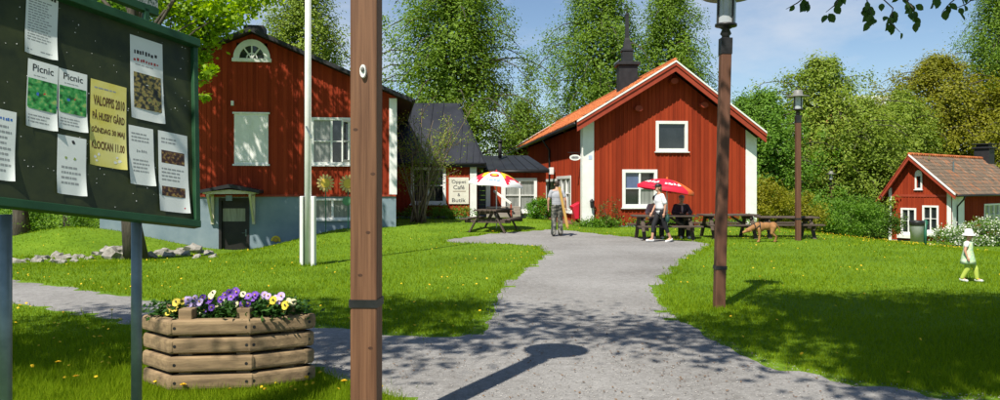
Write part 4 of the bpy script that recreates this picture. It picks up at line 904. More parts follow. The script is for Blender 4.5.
for (x, z) in ((.03, 1.35), (-.05, 2.0), (.045, .62), (-.02, 1.08), (.06, 1.72)):      # knots
    mb = MB(); vs = [Vector((x + .016 * math.cos(a), -.0866, z + .010 * math.sin(a))) for a in [k * .7 for k in range(9)]]; mb.add(vs, [list(range(9))]); obj('knot', mb, M('dark_knot', (.05, .02, .012), (.09, .04, .02), scale=60), nl, world=False)
# ------------------------------------------------------------------ flagpole
fp = G(308, 265.5); fl = thing('flagpole', 'tall white flagpole between two short white base boards', 'flagpole', fp)
mb = MB(); mb.smooth = True; mb.tube([fp + Vector((0, 0, -.2)), fp + Vector((0, 0, 4)), fp + Vector((0, 0, 9))], [.075, .066, .045], 14); obj('pole', mb, m_white, fl)
for s in (-1, 1): mb = MB(); x = fp.x + s * .115; mb.box((x - .035, fp.y - .09, fp.z - .1), (x + .035, fp.y + .09, fp.z + 1.42)); obj('base_board', mb, m_white, fl, bevel=.012)
mb = MB(); mb.tube([fp + Vector((.07, -.05, 1.35)), fp + Vector((.07, -.05, 9))], .006, 5); obj('halyard', mb, m_wht, fl)
mb = MB(); mb.bar(fp + Vector((-.02, -.075, 2.85)), fp + Vector((.10, -.1, 2.6)), .02, .03); obj('cleat', mb, m_steel, fl)

# ------------------------------------------------------------------ hexagonal log planter with pansies
pc = Vector((-2.24, 6.45, 0)); PR = .665; pth = R(5); plt = thing('log_planter', 'hexagonal flower planter of four stacked weathered log courses', 'planter', pc)
HX = [Vector(v) for v in ((-2.585, 6.0, 0), (-1.99, 6.07, 0), (-1.585, 6.31, 0), (-1.88, 6.6, 0), (-2.5, 6.54, 0), (-2.885, 6.25, 0))]; pcen = sum(HX, Vector()) / 6
hexv = lambda k, r=PR: pcen + (HX[k % 6] - pcen) * (r / PR)
lh = .122
for c in range(4):
    for k in range(6):
        a, b = hexv(k), hexv(k + 1); d = (b - a).normalized(); nr = Vector((d.y, -d.x, 0)); z = .03 + c * (lh + .022); j = random.uniform(-.012, .012); a = a - d * .035 + nr * j; b = b + d * .035 + nr * j
        sec = [(-.05, 0), (.02, 0), (.038, .010), (.043, lh * .25), (.043, lh * .75), (.038, lh - .010), (.02, lh), (-.05, lh)]; mb = MB(); ns = len(sec)
        for (p_, q_) in ((a, .0), (a + d * .02, 1), (b - d * .02, 1), (b, 0)):
            for (o_, zz) in sec: mb.v.append(p_ + nr * (o_ * (1 if q_ else .55)) + Vector((0, 0, z + (zz if q_ else lh / 2 + (zz - lh / 2) * .72))))
        for s in range(3):
            for i in range(ns): i2 = (i + 1) % ns; mb.f.append([s * ns + i, s * ns + i2, (s + 1) * ns + i2, (s + 1) * ns + i]); mb.mi.append(0)
        mb.f += [list(range(ns - 1, -1, -1)), list(range(3 * ns, 4 * ns))]; mb.mi += [0, 0]
        lg = obj('log', mb, m_log, plt, bevel=.004)
        for t in ((.09, .91) if k < 4 else ()):
            q = a.lerp(b, t) + nr * .0445 + Vector((0, 0, z + lh / 2)); mb = MB(); e = Vector((0, 0, 1)); mb.add([q + (d * math.cos(x) + e * math.sin(x)) * .013 for x in [i * .7854 for i in range(8)]], [list(range(8))]); obj('bolt_hole', mb, m_iron, lg)
for k in range(6):
    q = hexv(k, PR - .17); mb = MB(); a = Vector((math.cos(pth + k), math.sin(pth + k), 0)); mb.box8([q + Vector((sx * .055, sy * .055, z)) for z in (0, .665) for sx, sy in ((-1, -1), (1, -1), (1, 1), (-1, 1))]); obj('corner_post', mb, m_log, plt, bevel=.01)
mb = MB(); mb.add([hexv(k, PR - .1) + Vector((0, 0, .55)) for k in range(6)], [list(range(6))]); obj('soil', mb, M('dark_soil', (.03, .02, .014), (.05, .035, .025), scale=30, bump=.5), plt)
def petal_flower(mb, c, nrm, s, mi=0):
    nrm = Vector(nrm).normalized(); a = nrm.cross(Vector((.1, .2, 1))).normalized(); b = nrm.cross(a)
    if b.z > 0: b = -b
    b = -b
    for k, (ang, sc, off) in enumerate(((60, 1.0, -.004), (120, 1.0, -.003), (5, .9, .0), (175, .9, .001), (270, 1.15, .004))):
        d = a * math.cos(R(ang)) + b * math.sin(R(ang)); e = nrm.cross(d); pc_ = c + d * s * .5 * sc + nrm * off
        ring = [pc_ + (d * math.cos(t) * .55 + e * math.sin(t) * .62) * s * sc + nrm * (.12 * s * math.cos(2 * t)) for t in [i * math.pi / 4 for i in range(8)]]
        mb.add(ring, [list(range(8))], mi)
pcols = {'yellow': ((.75, .62, .06), (.68, .52, .04)), 'lilac': ((.42, .26, .62), (.62, .52, .74)), 'violet': ((.14, .04, .42), (.26, .10, .55)), 'cream': ((.74, .70, .46), (.66, .62, .34))}
pmat = {k: M('pansy_' + k + '_petals', a, b, rough=.6, scale=18) for k, (a, b) in pcols.items()}; m_eye = M('pansy_dark_eye', (.05, .02, .08)); m_yeye = M('pansy_yellow_eye', (.75, .5, .03))
L_pansy = LEAF('pansy_leaves', [(.02, .06, .012), (.04, .11, .016), (.07, .17, .03)], trans=.3, scale=9)
specs = [('yellow', 171, 305, 'leftmost yellow pansies at the planter rim', [(168, 312), (176, 302), (183, 301), (175, 308)]),
         ('lilac', 193, 302, 'pale lilac pansies beside the leftmost yellow ones', [(188, 300), (195, 298), (199, 303), (193, 305)]),
         ('violet', 207, 306, 'small group of lilac-violet pansies left of the planter middle', [(207, 306), (204, 308), (210, 299)]),
         ('cream', 219, 310, 'few creamy yellow pansies among leaves left of the planter middle', [(196, 312), (213, 293), (223, 302)]),
         ('violet', 232, 293, 'deep violet pansies standing highest in the middle of the planter', [(229, 292), (236, 291), (231, 297), (225, 295)]),
         ('cream', 237, 302, 'single big cream pansy below the highest violet ones', [(235, 304), (243, 294)]),
         ('violet', 252, 298, 'violet pansies right of the planter middle', [(246, 300), (253, 297), (257, 296), (248, 304)]),
         ('lilac', 269, 296, 'lilac pansies near the right end of the planter', [(268, 296), (281, 296), (279, 301)]),
         ('yellow', 275, 300, 'yellow pansies near the right end of the planter', [(273, 300), (270, 306), (285, 305)]),
         ('cream', 290, 303, 'rightmost pale yellow pansies at the planter rim', [(288, 302), (284, 309)])]
for i, (col, px, py, lab, fls) in enumerate(specs):
    b0 = P(px, py, 6.3); b0 = Vector((b0.x, 6.3 + random.uniform(-.06, .08), .55)); t = thing('pansy_plant', lab, 'pansies', b0, 0, 'pansies in the log planter')
    q = RNG.normal(size=(420, 3)) * np.array([.075, .08, .045]) + np.array(b0) + np.array([0, 0, .075]); q[:, 2] = np.maximum(q[:, 2], .57); q[:, 2] = np.minimum(q[:, 2], P(0, py - 3, 6.3).z)
    V, F = leaf_quads(q, .045, up=.8); npmesh('foliage', V, F, L_pansy, t)
    for (fx, fy) in fls + [(fx + random.uniform(-8, 8), fy + random.uniform(-2, 6)) for fx, fy in fls]:
        c = P(fx, fy, 6.16 + random.uniform(-.03, .12)); mb = MB(); nv = Vector((random.uniform(-.3, .35), -1, random.uniform(.2, .7))); s = random.uniform(.026, .035); petal_flower(mb, c, nv, s); f = obj('flower', mb, pmat[col], t)
        mb = MB(); mb.ico(c + nv.normalized() * .012, .008, 1); obj('flower_eye', mb, m_yeye if col in ('lilac', 'violet') else m_eye, f)
        mb = MB(); mb.tube([Vector((c.x, c.y + .02, c.z)), Vector((c.x * .6 + b0.x * .4, c.y + .05, .56))], .003, 4); obj('stem', mb, L_pansy, f)
# ------------------------------------------------------------------ picnic tables
def picnic_table(label, base, rz, L=1.9, group='dark wooden picnic tables', top=.74):
    t = thing('picnic_table', label, 'picnic table', base, rz, group)
    o = lambda nm, mb: obj(nm, mb, m_bench, t, world=False, bevel=.006)
    for k in range(5): mb = MB(); y = -.32 + k * .16; mb.box((-L / 2, y - .073, top - .045), (L / 2, y + .073, top + random.uniform(-.003, .003))); o('tabletop_plank', mb)
    for s in (-1, 1):
        for k in range(2): mb = MB(); y = s * (.66 + k * .14); mb.box((-L / 2, y - .064, .405), (L / 2, y + .064, .45)); o('bench_plank', mb)
        x = s * (L / 2 - .28); mb = MB(); mb.box((x - .025, -.8, .30), (x + .025, .8, .402)); o('bench_bearer', mb)
        mb = MB(); mb.box((x - .025, -.36, top - .15), (x + .025, .36, top - .048)); o('top_bearer', mb)
        for s2 in (-1, 1): mb = MB(); mb.bar((x + .05 * s, s2 * .22, top - .05), (x + .05 * s, s2 * .62, -.02), .048, .11, up=(1, 0, 0)); o('leg', mb)
        mb = MB(); mb.bar((x, 0, .36), (x - s * .5, 0, top - .06), .05, .07); o('brace', mb)
    return t
tA = G(667, 240.5); tA.y += .4; tA.z = H(tA.x, tA.y)
picnic_table('picnic table under the red parasol where people sit', tA, R(2))
picnic_table('picnic table between the red parasol table and the dog', GX(728, tA.y + .75), R(4), L=1.75)
picnic_table('picnic table behind the dog and the lamp post', GX(786, tA.y + .9), R(-3), L=1.8, top=.66)
tB = GX(494, 25.6); picnic_table('picnic table under the white, red and yellow parasol', tB, R(72), L=1.9)
# ------------------------------------------------------------------ parasols
def parasol(label, base, top, rad, drop, tilt, mats, face, logos=None, nm=6, mode=None):
    t = thing('parasol', label, 'parasol', base); t0 = Matrix.Rotation(tilt, 3, 'Y'); topv = Vector((base.x, base.y, top))
    mb = MB(); mb.smooth = True; mb.tube([base + Vector((0, 0, .1)), topv], .02, 8); obj('pole', mb, m_white, t)
    def pt(r, a): z = -drop * r ** 1.9; return topv + t0 @ Vector((rad * r * math.cos(a), rad * r * math.sin(a), z))
    for k in range(nm):
        a0, a1 = 2 * math.pi * (k - .5) / nm + face, 2 * math.pi * (k + .5) / nm + face; mb = MB(); NR, NA = 10, 8
        for i in range(NR + 1):
            for j in range(NA + 1):
                a = a0 + (a1 - a0) * j / NA; r = i / NR; sag = 1 - .06 * r * math.sin(math.pi * j / NA); mb.v.append(pt(r * sag, a))
        for i in range(NR):
            for j in range(NA):
                q = i * (NA + 1) + j; mb.f.append([q, q + NA + 1, q + NA + 2, q + 1]); mb.mi.append(mode(k, i / NR, j / NA))
        o_ = len(mb.v)                     # valance
        for j in range(NA + 1):
            a = a0 + (a1 - a0) * j / NA; p_ = pt(1 - .06 * math.sin(math.pi * j / NA), a); mb.v.append(p_ - Vector((0, 0, .09 + .02 * math.sin(math.pi * j / NA))))
        for j in range(NA): q = NR * (NA + 1) + j; mb.f.append([q, o_ + j, o_ + j + 1, q + 1]); mb.mi.append(mode(k, 1.0, j / NA))
        mb.smooth = True; pn = obj('canopy_panel', mb, mats, t)
        if logos and k in logos:
            for (s_, x0, x1, r0, r1, m_) in logos[k]:
                am = (a0 + a1) / 2; mb = MB(); c, f = (np.array([(i / 6 + .13 * u + .03 * math.sin(i * 2.1), w_ * (1 - .3 * math.sin(i * 1.7 + 1) ** 2) + .1 * math.sin(i * 2.9)) for i in range(6) for u, w_ in ((0, 0), (1, .08), (1, .95), (.1, 1))]), [[4 * i, 4 * i + 1, 4 * i + 2, 4 * i + 3] for i in range(6)]) if s_ == '~' else (np.array([(.5 + .5 * math.cos(q), .5 + .5 * math.sin(q)) for q in [i * .3142 for i in range(20)]]), [list(range(20))])
                lo, hi = c.min(0), c.max(0); c = (c - lo) / (hi - lo); vs = []
                for q in c: r = r1 + (r0 - r1) * q[1]; a = am + (a1 - a0) * ((x0 + (x1 - x0) * q[0]) - .5); vs.append(pt(r * .98, a) + Vector((0, -.012, .016)) + (Vector((0, -.004, .004)) if s_ != 'O' or m_.name.startswith('gold') else Vector()))
                mb.add(vs, f); stuffpart(obj('printed_mark', mb, m_, pn))
    mb = MB(); mb.lathe(topv, [(.03, -.02), (.03, .03), (.012, .05), (.0, .07)], 8); obj('finial', mb, mats[1] if len(mats) > 1 else mats[0], t)
    mb = MB()
    for k in range(nm): a = 2 * math.pi * (k - .5) / nm + face; mb.tube([pt(r, a) - Vector((0, 0, .012)) for r in (0, .35, .7, 1)], .006, 4)
    stuffpart(obj('ribs', mb, m_steel, t)); return t
def cloth(n, a, b): return LEAFLESS(n, a, b)
def LEAFLESS(name, a, b):
    m = M(name, a, b, rough=.6, scale=4); return m
c_w, c_r, c_y, c_o = cloth('white_parasol_cloth', (.8, .8, .78), (.74, .74, .72)), cloth('red_parasol_cloth', (.66, .014, .045), (.58, .012, .038)), cloth('yellow_parasol_cloth', (.82, .58, .02), (.75, .5, .02)), cloth('orange_parasol_cloth', (.85, .16, .02), (.78, .13, .02))
m_lblue = M('pale_blue_print', (.36, .52, .80), (.4, .56, .82)); m_gold = M('gold_print', (.75, .5, .04), (.7, .45, .04)); m_lred = M('red_logo_print', (.6, .03, .03))
def swirl(k, r, x):
    if k in (0, 3): return 0 if r > .12 else 1
    v = r + .25 * math.sin(x * 3.0 + .4)
    return 1 if .18 < v < .42 or .72 < v < 1.0 else (2 if .42 <= v < .72 else 0)
lg = [('O', .2, .8, .45, .68, m_lred), ('O', .32, .68, .49, .64, m_gold), ('~', .2, .8, .76, .9, m_lblue)]
pu = GX(496.5, 25.6); parasol('white parasol with red and yellow swirls and an oval logo', pu, EYE + (HOR - 171.5) * 25.6 / FPX, .93, .42, R(5), [c_w, c_r, c_y], R(-96), {0: lg, 3: lg}, mode=swirl)
pu = Vector((0, 0, 0)) + GX(667, tA.y); rl = [('~', .14, .86, .66, .84, c_w)]
parasol('red parasol with one orange side and white lettering', pu, EYE + (HOR - 179) * tA.y / FPX, .88, .30, R(9), [c_r, c_o], R(-84), {0: rl, 5: rl, 4: rl}, mode=lambda k, r, x: 1 if k in (1, 2) else 0)

# ------------------------------------------------------------------ people and dog
def blob(prims, voxel=.011, smooth=4):
    mb = MB()
    for p_ in prims:
        if p_[0] == 'c':
            a, b, r0, r1 = Vector(p_[1]), Vector(p_[2]), p_[3], p_[4]; mb.ico(a, r0, 2); mb.ico(b, r1, 2); mb.tube([a, b], [r0, r1], 12)
        else: mb.ico(p_[1], p_[2], 3, rot=Matrix.Rotation(p_[3], 3, p_[4]) if len(p_) > 3 else None)
    me = bpy.data.meshes.new('b'); me.from_pydata([tuple(v) for v in mb.v], [], mb.f); me.update(); o = bpy.data.objects.new('b', me); COL.objects.link(o)
    m = o.modifiers.new('r', 'REMESH'); m.mode = 'VOXEL'; m.voxel_size = voxel; m.use_smooth_shade = True
    s = o.modifiers.new('s', 'SMOOTH'); s.factor = .5; s.iterations = smooth
    dg = bpy.context.evaluated_depsgraph_get(); out = bpy.data.meshes.new_from_object(o.evaluated_get(dg)); bpy.data.objects.remove(o); bpy.data.meshes.remove(me); return out
def bobj(name, prims, mat, parent, **k):
    me = blob(prims, **k); me.name = name; me.materials.clear(); me.materials.append(mat); me.polygons.foreach_set('use_smooth', [True] * len(me.polygons)); return link(bpy.data.objects.new(name, me), parent)
def lp2(a, b, t): return tuple(a[i] + (b[i] - a[i]) * t for i in range(3))
def hand(w, d, s, k=1.0, curl=.35):
    """palm and five bent fingers from the wrist w along d; s = side of the thumb"""
    w, d = Vector(w), Vector(d).normalized(); side = d.cross(Vector((0, 1, 0))); side = side.normalized() if side.length > .1 else Vector((1, 0, 0)); fw = Vector((0, -1, 0)); out = [('c', w, w + d * .055 * k, .022 * k, .027 * k)]
    acr = fw * .02 * k
    out.append(('c', w + d * .05 * k - acr, w + d * .07 * k + acr, .019 * k, .019 * k))
    for i, ln in enumerate((.058, .066, .062, .048)):
        b = w + d * .075 * k + fw * (.027 - .018 * i) * k; m_ = b + d * ln * .55 * k; e = m_ + (d * .8 + side * -s * curl) * ln * .5 * k; out += [('c', b, m_, .0095 * k, .0085 * k), ('c', m_, e, .0085 * k, .007 * k)]
    b = w + d * .02 * k + fw * .022 * k; m_ = b + (d * .6 + fw * .7) * .035 * k; out += [('c', b, m_, .011 * k, .0095 * k), ('c', m_, m_ + d * .03 * k, .0095 * k, .0075 * k)]
    return out
def head_prims(c, k=1.0, turn=0):
    c = Vector(c); Rz = Matrix.Rotation(turn, 3, 'Z'); f = lambda x, y, z: c + Rz @ Vector((x * k, y * k, z * k))
    return [('e', f(0, .012, .03), (.076 * k, .094 * k, .088 * k)), ('e', f(0, -.018, -.035), (.058 * k, .07 * k, .075 * k)), ('c', f(0, -.09, .012), f(0, -.106, -.018), .010 * k, .014 * k), ('e', f(0, -.075, -.062), (.026 * k, .018 * k, .014 * k)),
            ('e', f(.078, .01, -.005), (.012 * k, .02 * k, .03 * k)), ('e', f(-.078, .01, -.005), (.012 * k, .02 * k, .03 * k))], f
def body_prims(J, k=1.0, fem=False):
    p_ = [('e', J['pel'], (.155 * k, .11 * k, .12 * k)), ('e', lp2(J['pel'], J['chest'], .5), (.135 * k, .10 * k, .17 * k)), ('e', J['chest'], (.16 * k, .115 * k, .17 * k)), ('c', J['chest'], J['neck'], .09 * k, .055 * k), ('c', J['neck'], J['head'], .052 * k, .05 * k)]
    for s in 'LR':
        p_ += [('c', J['sh' + s], J['el' + s], .052 * k, .04 * k), ('c', J['el' + s], J['wr' + s], .039 * k, .026 * k), ('c', J['neck'], J['sh' + s], .05 * k, .055 * k)]
        p_ += [('c', J['hip' + s], J['kn' + s], .083 * k, .055 * k), ('c', J['kn' + s], J['an' + s], .056 * k, .036 * k), ('c', J['an' + s], J['toe' + s], .04 * k, .032 * k)]
        d = Vector(J['wr' + s]) - Vector(J['el' + s]); p_ += hand(J['wr' + s], d, 1 if s == 'L' else -1, k)
    return p_
def face_parts(f, par, k=1.0, lip=(.42, .12, .1)):
    for s in (-1, 1): mb = MB(); mb.ico(f(s * .03, -.082, .012), (.012 * k, .008 * k, .007 * k), 1); obj('eye', mb, m_iron, par, world=False)
    mb = MB(); mb.ico(f(0, -.09, -.045), (.022 * k, .008 * k, .006 * k), 1); obj('mouth', mb, M('lips', lip), par, world=False)
def person(label, loc, rz, J, k=1.0, turn=0): 
    t = thing('person', label, 'person', loc, rz); hp, f = head_prims(J['head'], k, turn); b = bobj('body', body_prims(J, k) + hp, m_skin, t, voxel=.0085 * max(k, .75), smooth=2); face_parts(f, t, k); return t, f
def garment_top(J, k, sleeve, infl=.016, hem=0, nosl=False):
    p_ = [('e', lp2(J['pel'], J['chest'], q - (hem if q < .2 else 0)), ((.148 + .012 * q) * k + infl, .108 * k + infl, .115 * k)) for q in (.12, .3, .5, .7, .85)] + [('e', lp2(J['pel'], J['chest'], .25 - hem), (.158 * k, .118 * k, .12 * k)), ('e', lp2(J['pel'], J['chest'], .5), ((.14) * k + infl, .105 * k + infl, .18 * k)), ('e', J['chest'], (.163 * k + infl, .118 * k + infl, .165 * k)), ('c', J['shL'], J['shR'], .056 * k + infl * .4, .056 * k + infl * .4)]
    for s in 'LR': p_.append(('c', J['sh' + s], lp2(J['sh' + s], J['el' + s], sleeve), .054 * k + infl * .5, .052 * k + infl * .8))
    return p_
def shoes(J, mat, t, k=1.0):
    for s in 'LR':
        a, b = Vector(J['an' + s]), Vector(J['toe' + s]); bobj('shoe', [('c', a - Vector((0, -.03, .03)) * k, b, .043 * k, .038 * k), ('c', a + Vector((0, .02, -.045)) * k, b + Vector((0, 0, -.01)), .035 * k, .034 * k)], mat, t)
STAND = dict(pel=(0, 0, .97), chest=(0, 0, 1.27), neck=(0, .01, 1.46), head=(0, -.01, 1.63), shL=(.18, .01, 1.41), shR=(-.18, .01, 1.41), elL=(.25, .02, 1.13), elR=(-.25, .02, 1.13), wrL=(.26, -.04, .88), wrR=(-.26, -.04, .88), hipL=(.09, 0, .92), hipR=(-.09, 0, .92), knL=(.1, -.02, .50), knR=(-.1, -.02, .50), anL=(.1, .02, .085), anR=(-.1, .02, .085), toeL=(.11, -.14, .04), toeR=(-.11, -.14, .04))
m_tee = M('white_cotton', (.78, .78, .78), (.68, .69, .72), rough=.85, scale=6, bump=.3, bdist=.02); m_gtee = M('heather_grey_cotton', (.30, .31, .34), (.38, .39, .42), rough=.9, scale=8, bump=.3, bdist=.02); m_legg = M('black_leggings', (.012, .012, .014), (.02, .02, .024), rough=.8)
m_shoe = M('white_shoe', (.72, .72, .72), (.6, .6, .6)); m_hair = M('short_brown_hair', (.05, .03, .018), (.03, .018, .01), scale=40, bump=.4); m_blond = M('dark_blond_hair', (.16, .09, .04), (.24, .14, .06), scale=40, stretch=(1, 1, .2), bump=.4)
m_camo = picture('camouflage_cloth', [(.02, .022, .02), (.05, .055, .045), (.17, .16, .13), (.34, .33, .29)], 9)
# man walking to the café door, seen from behind
J = dict(STAND); J.update(elL=(.27, .03, 1.14), wrL=(.27, -.03, .89), elR=(-.26, .05, 1.14), wrR=(-.29, -.02, .90), knL=(.1, .0, .5), anL=(.11, .10, .09), toeL=(.12, -.05, .04), knR=(-.1, -.1, .51), anR=(-.11, -.10, .085), toeR=(-.12, -.25, .04), head=(0, -.05, 1.63))
mp_ = G(557, 236.5); t, f = person('man in grey t-shirt and camouflage trousers walking to the café door', mp_, R(176), J)
bobj('t_shirt', garment_top(J, 1, .55), m_gtee, t); bobj('trousers', [('e', J['pel'], (.17, .13, .13))] + [q for s in 'LR' for q in (('c', J['hip' + s], J['kn' + s], .10, .085), ('c', J['kn' + s], lp2(J['kn' + s], J['an' + s], .95), .085, .085))], m_camo, t)
shoes(J, m_iron, t); hd = J['head']; bobj('hair', [('e', (hd[0], hd[1] + .022, hd[2] + .045), (.08, .095, .082)), ('e', (hd[0], hd[1] + .05, hd[2] - .01), (.07, .06, .06))], m_hair, t)
a, b = P(559.2, 187, mp_.y - .22), P(567.5, 227, mp_.y - .12); pk = thing('wooden_plank', 'yellow wooden plank held upright by the man in grey', 'plank', b); mb = MB(); mb.bar(a, b, .085, .025, up=(0, 1, 0)); obj('board', mb, M('fresh_pine', (.58, .36, .10), (.50, .29, .07), rough=.7, scale=6, stretch=(3, 3, .3), bump=.2), pk, bevel=.004)
mb = MB(); mb.bar(b, b + (b - a).normalized() * .06, .05, .02, up=(0, 1, 0)); obj('pointed_end', mb, M('pine_end', (.42, .25, .08)), pk)
# woman walking left
J = dict(STAND); J.update(pel=(0, 0, .93), chest=(0, -.03, 1.22), neck=(0, -.04, 1.40), head=(0, -.075, 1.56), shL=(.165, -.03, 1.35), shR=(-.165, -.03, 1.35), elL=(.22, .05, 1.09), wrL=(.22, .01, .85), elR=(-.22, -.04, 1.08), wrR=(-.21, -.16, .86), hipL=(.085, 0, .89), hipR=(-.085, 0, .89), knR=(-.09, -.17, .50), anR=(-.09, -.22, .09), toeR=(-.09, -.38, .06), knL=(.09, .10, .48), anL=(.09, .27, .12), toeL=(.09, .13, .035))
t, f = person('woman in white t-shirt, black cap and black leggings walking past the tables', G(660.5, 242.5), R(-76), J, .95)
bobj('t_shirt', garment_top(J, .97, .75, infl=.022, hem=.2), m_tee, t); bobj('leggings', [('e', J['pel'], (.16, .125, .13))] + [q for s in 'LR' for q in (('c', J['hip' + s], J['kn' + s], .094, .065), ('c', J['kn' + s], lp2(J['kn' + s], J['an' + s], .45), .065, .06))], m_legg, t); shoes(J, m_shoe, t)
h = Vector(J['head']); bobj('hair', [('e', h + Vector((0, .03, .01)), (.085, .085, .10)), ('c', h + Vector((0, .06, -.02)), h + Vector((0, .09, -.17)), .05, .03)], m_blond, t)
bobj('cap', [('e', h + Vector((0, .01, .07)), (.092, .108, .07)), ('e', h + Vector((0, -.12, .045)), (.065, .075, .012))], m_iron, t)
cp_ = G(660.5, 242.5); wl_ = thing('dark_bag', 'small dark green bag hanging from the woman\'s hand', 'bag', cp_ + Vector((.16, -.18, .55))); bobj('pouch', [('e', (0, 0, .14), (.06, .09, .12)), ('c', (0, 0, .2), (0, 0, .3), .02, .012)], M('dark_green_fabric', (.01, .05, .04), (.02, .08, .06)), wl_)
# seated people on the far bench
def seated(label, px, shirt, cap, dz=0, jacket=True, arms=.0, hairm=None):
    J = dict(pel=(0, 0, .56), chest=(0, -.05, .86), neck=(0, -.08, 1.05), head=(0, -.13, 1.21), shL=(.18, -.07, 1.0), shR=(-.18, -.07, 1.0), elL=(.26, -.16, .80), elR=(-.26, -.16, .80), wrL=(.12, -.38, .79), wrR=(-.12, -.38, .79), hipL=(.09, -.03, .54), hipR=(-.09, -.03, .54), knL=(.12, -.44, .52), knR=(-.12, -.44, .52), anL=(.12, -.42, .09), anR=(-.12, -.42, .09), toeL=(.13, -.56, .04), toeR=(-.13, -.56, .04))
    b = GX(px, tA.y + .74); t, f = person(label, b, R(2), J, .97)
    bobj('jacket' if jacket else 't_shirt', garment_top(J, .97, 1.0, infl=.03) + ([q for s in 'LR' for q in (('c', J['el' + s], lp2(J['el' + s], J['wr' + s], .9), .062, .045),)] if jacket else []), shirt, t)
    bobj('trousers', [('e', J['pel'], (.17, .13, .11))] + [q for s in 'LR' for q in (('c', J['hip' + s], J['kn' + s], .1, .08), ('c', J['kn' + s], lp2(J['kn' + s], J['an' + s], .95), .08, .075))], m_legg, t); shoes(J, m_shoe, t)
    h = Vector(J['head'])
    if cap: bobj('cap', [('e', h + Vector((0, .01, .07)), (.092, .108, .065)), ('e', h + Vector((0, -.11, .05)), (.065, .07, .012))], cap, t)
    else: bobj('hair', [('e', h + Vector((0, .025, .03)), (.088, .095, .10))], hairm, t)
    if jacket: bobj('shirt_front', [('e', (0, -.175, .9), (.035, .03, .12))], M('pink_shirt', (.6, .4, .4), (.5, .3, .32)), t)
seated('seated man in dark jacket and grey cap behind the picnic table', 680.5, M('dark_plum_jacket', (.035, .018, .026), (.05, .028, .036), rough=.85, bump=.3, scale=8), M('grey_cap', (.16, .15, .16), (.2, .19, .2)))
seated('seated person in pale pink top half hidden behind the walking woman', 654.5, M('pale_pink_top', (.5, .34, .34), (.42, .27, .28), rough=.85), None, jacket=False, hairm=m_hair)
# child
J = dict(pel=(0, 0, .43), chest=(0, -.0, .585), neck=(0, 0, .69), head=(0, -.015, .79), shL=(.085, 0, .665), shR=(-.085, 0, .665), elL=(.135, .0, .54), elR=(-.135, .02, .54), wrL=(.155, -.03, .43), wrR=(-.15, -.02, .43), hipL=(.05, 0, .4), hipR=(-.05, 0, .4), knL=(.055, -.1, .23), knR=(-.055, .0, .22), anL=(.06, -.12, .055), anR=(-.06, .08, .06), toeL=(.065, -.2, .03), toeR=(-.06, .0, .025))
cb = G(968, 282); t, f = person('toddler in white sun hat and pale green dress walking on the lawn', cb, R(48), J, .55)
m_dress = picture('pale_green_floral_cotton', [(.62, .72, .62), (.60, .74, .36), (.35, .58, .42), (.72, .74, .48)], 14)
J2 = dict(J); mb = MB(); mb.smooth = True; mb.lathe((0, 0, 0), [(.045, .69), (.075, .68), (.088, .62), (.085, .55), (.105, .47), (.13, .37), (.143, .31), (.136, .312), (.095, .46)], 22, mat=Matrix.Diagonal((1, .85, 1))); obj('dress', mb, m_dress, t, world=False)
for s in 'LR': bobj('sleeve', [('c', J['sh' + s], lp2(J['sh' + s], J['el' + s], .35), .042, .04)], m_tee, t)
bobj('leggings', [q for s in 'LR' for q in (('c', J['hip' + s], J['kn' + s], .055, .045), ('c', J['kn' + s], lp2(J['kn' + s], J['an' + s], .95), .045, .036))], M('lime_leggings', (.50, .58, .10), (.42, .52, .08)), t); shoes(J, m_shoe, t, .62)
h = Vector(J['head']); bobj('hair', [('e', h + Vector((0, .02, .02)), (.052, .055, .05))], m_blond, t, voxel=.006)
mb = MB(); mb.smooth = True; hc = h + Vector((0, .005, .045)); mb.lathe(hc, [(.108, -.04), (.104, -.032), (.064, .0), (.062, .045), (.045, .068), (0, .075)], 20); obj('sun_hat', mb, m_tee, t, world=False)
# dog
dp_ = G(764, 242.2); dg_ = thing('dog', 'tan dog in black harness sniffing the ground by the picnic tables', 'dog', dp_, R(6)); tan = M('tan_short_fur', (.38, .19, .07), (.25, .115, .04), rough=.8, scale=5, bump=.2)
pr = [('e', (-.12, 0, .44), (.17, .105, .145)), ('e', (.08, 0, .46), (.2, .095, .115)), ('e', (.27, 0, .47), (.13, .095, .115)), ('c', (-.2, 0, .48), (-.42, 0, .38), .095, .068), ('e', (-.48, 0, .345), (.085, .068, .07)), ('c', (-.52, 0, .325), (-.625, 0, .285), .048, .034), ('e', (-.63, 0, .29), (.022, .024, .02)),
      ('c', (-.45, .06, .39), (-.41, .085, .31), .022, .014), ('c', (-.45, -.06, .39), (-.41, -.085, .31), .022, .014), ('c', (.37, 0, .5), (.46, .0, .40), .028, .02), ('c', (.46, 0, .4), (.49, .01, .25), .02, .010)]
for s, dx in ((-1, -.02), (1, .06)):
    y = s * .075; pr += [('c', (-.16 + dx, y, .38), (-.15 + dx, y, .2), .055, .034), ('c', (-.15 + dx, y, .2), (-.17 + dx, y, .04), .032, .026), ('c', (-.17 + dx, y, .03), (-.215 + dx, y, .025), .03, .024)]
    e = -.04 if s < 0 else .05; pr += [('c', (.29 + e, y, .43), (.24 + e, y, .26), .085, .05), ('c', (.24 + e, y, .26), (.37 + e, y, .155), .046, .03), ('c', (.37 + e, y, .155), (.345 + e, y, .04), .028, .024), ('c', (.345 + e, y, .03), (.30 + e, y, .025), .03, .024)]
bobj('body', pr, tan, dg_, voxel=.012)
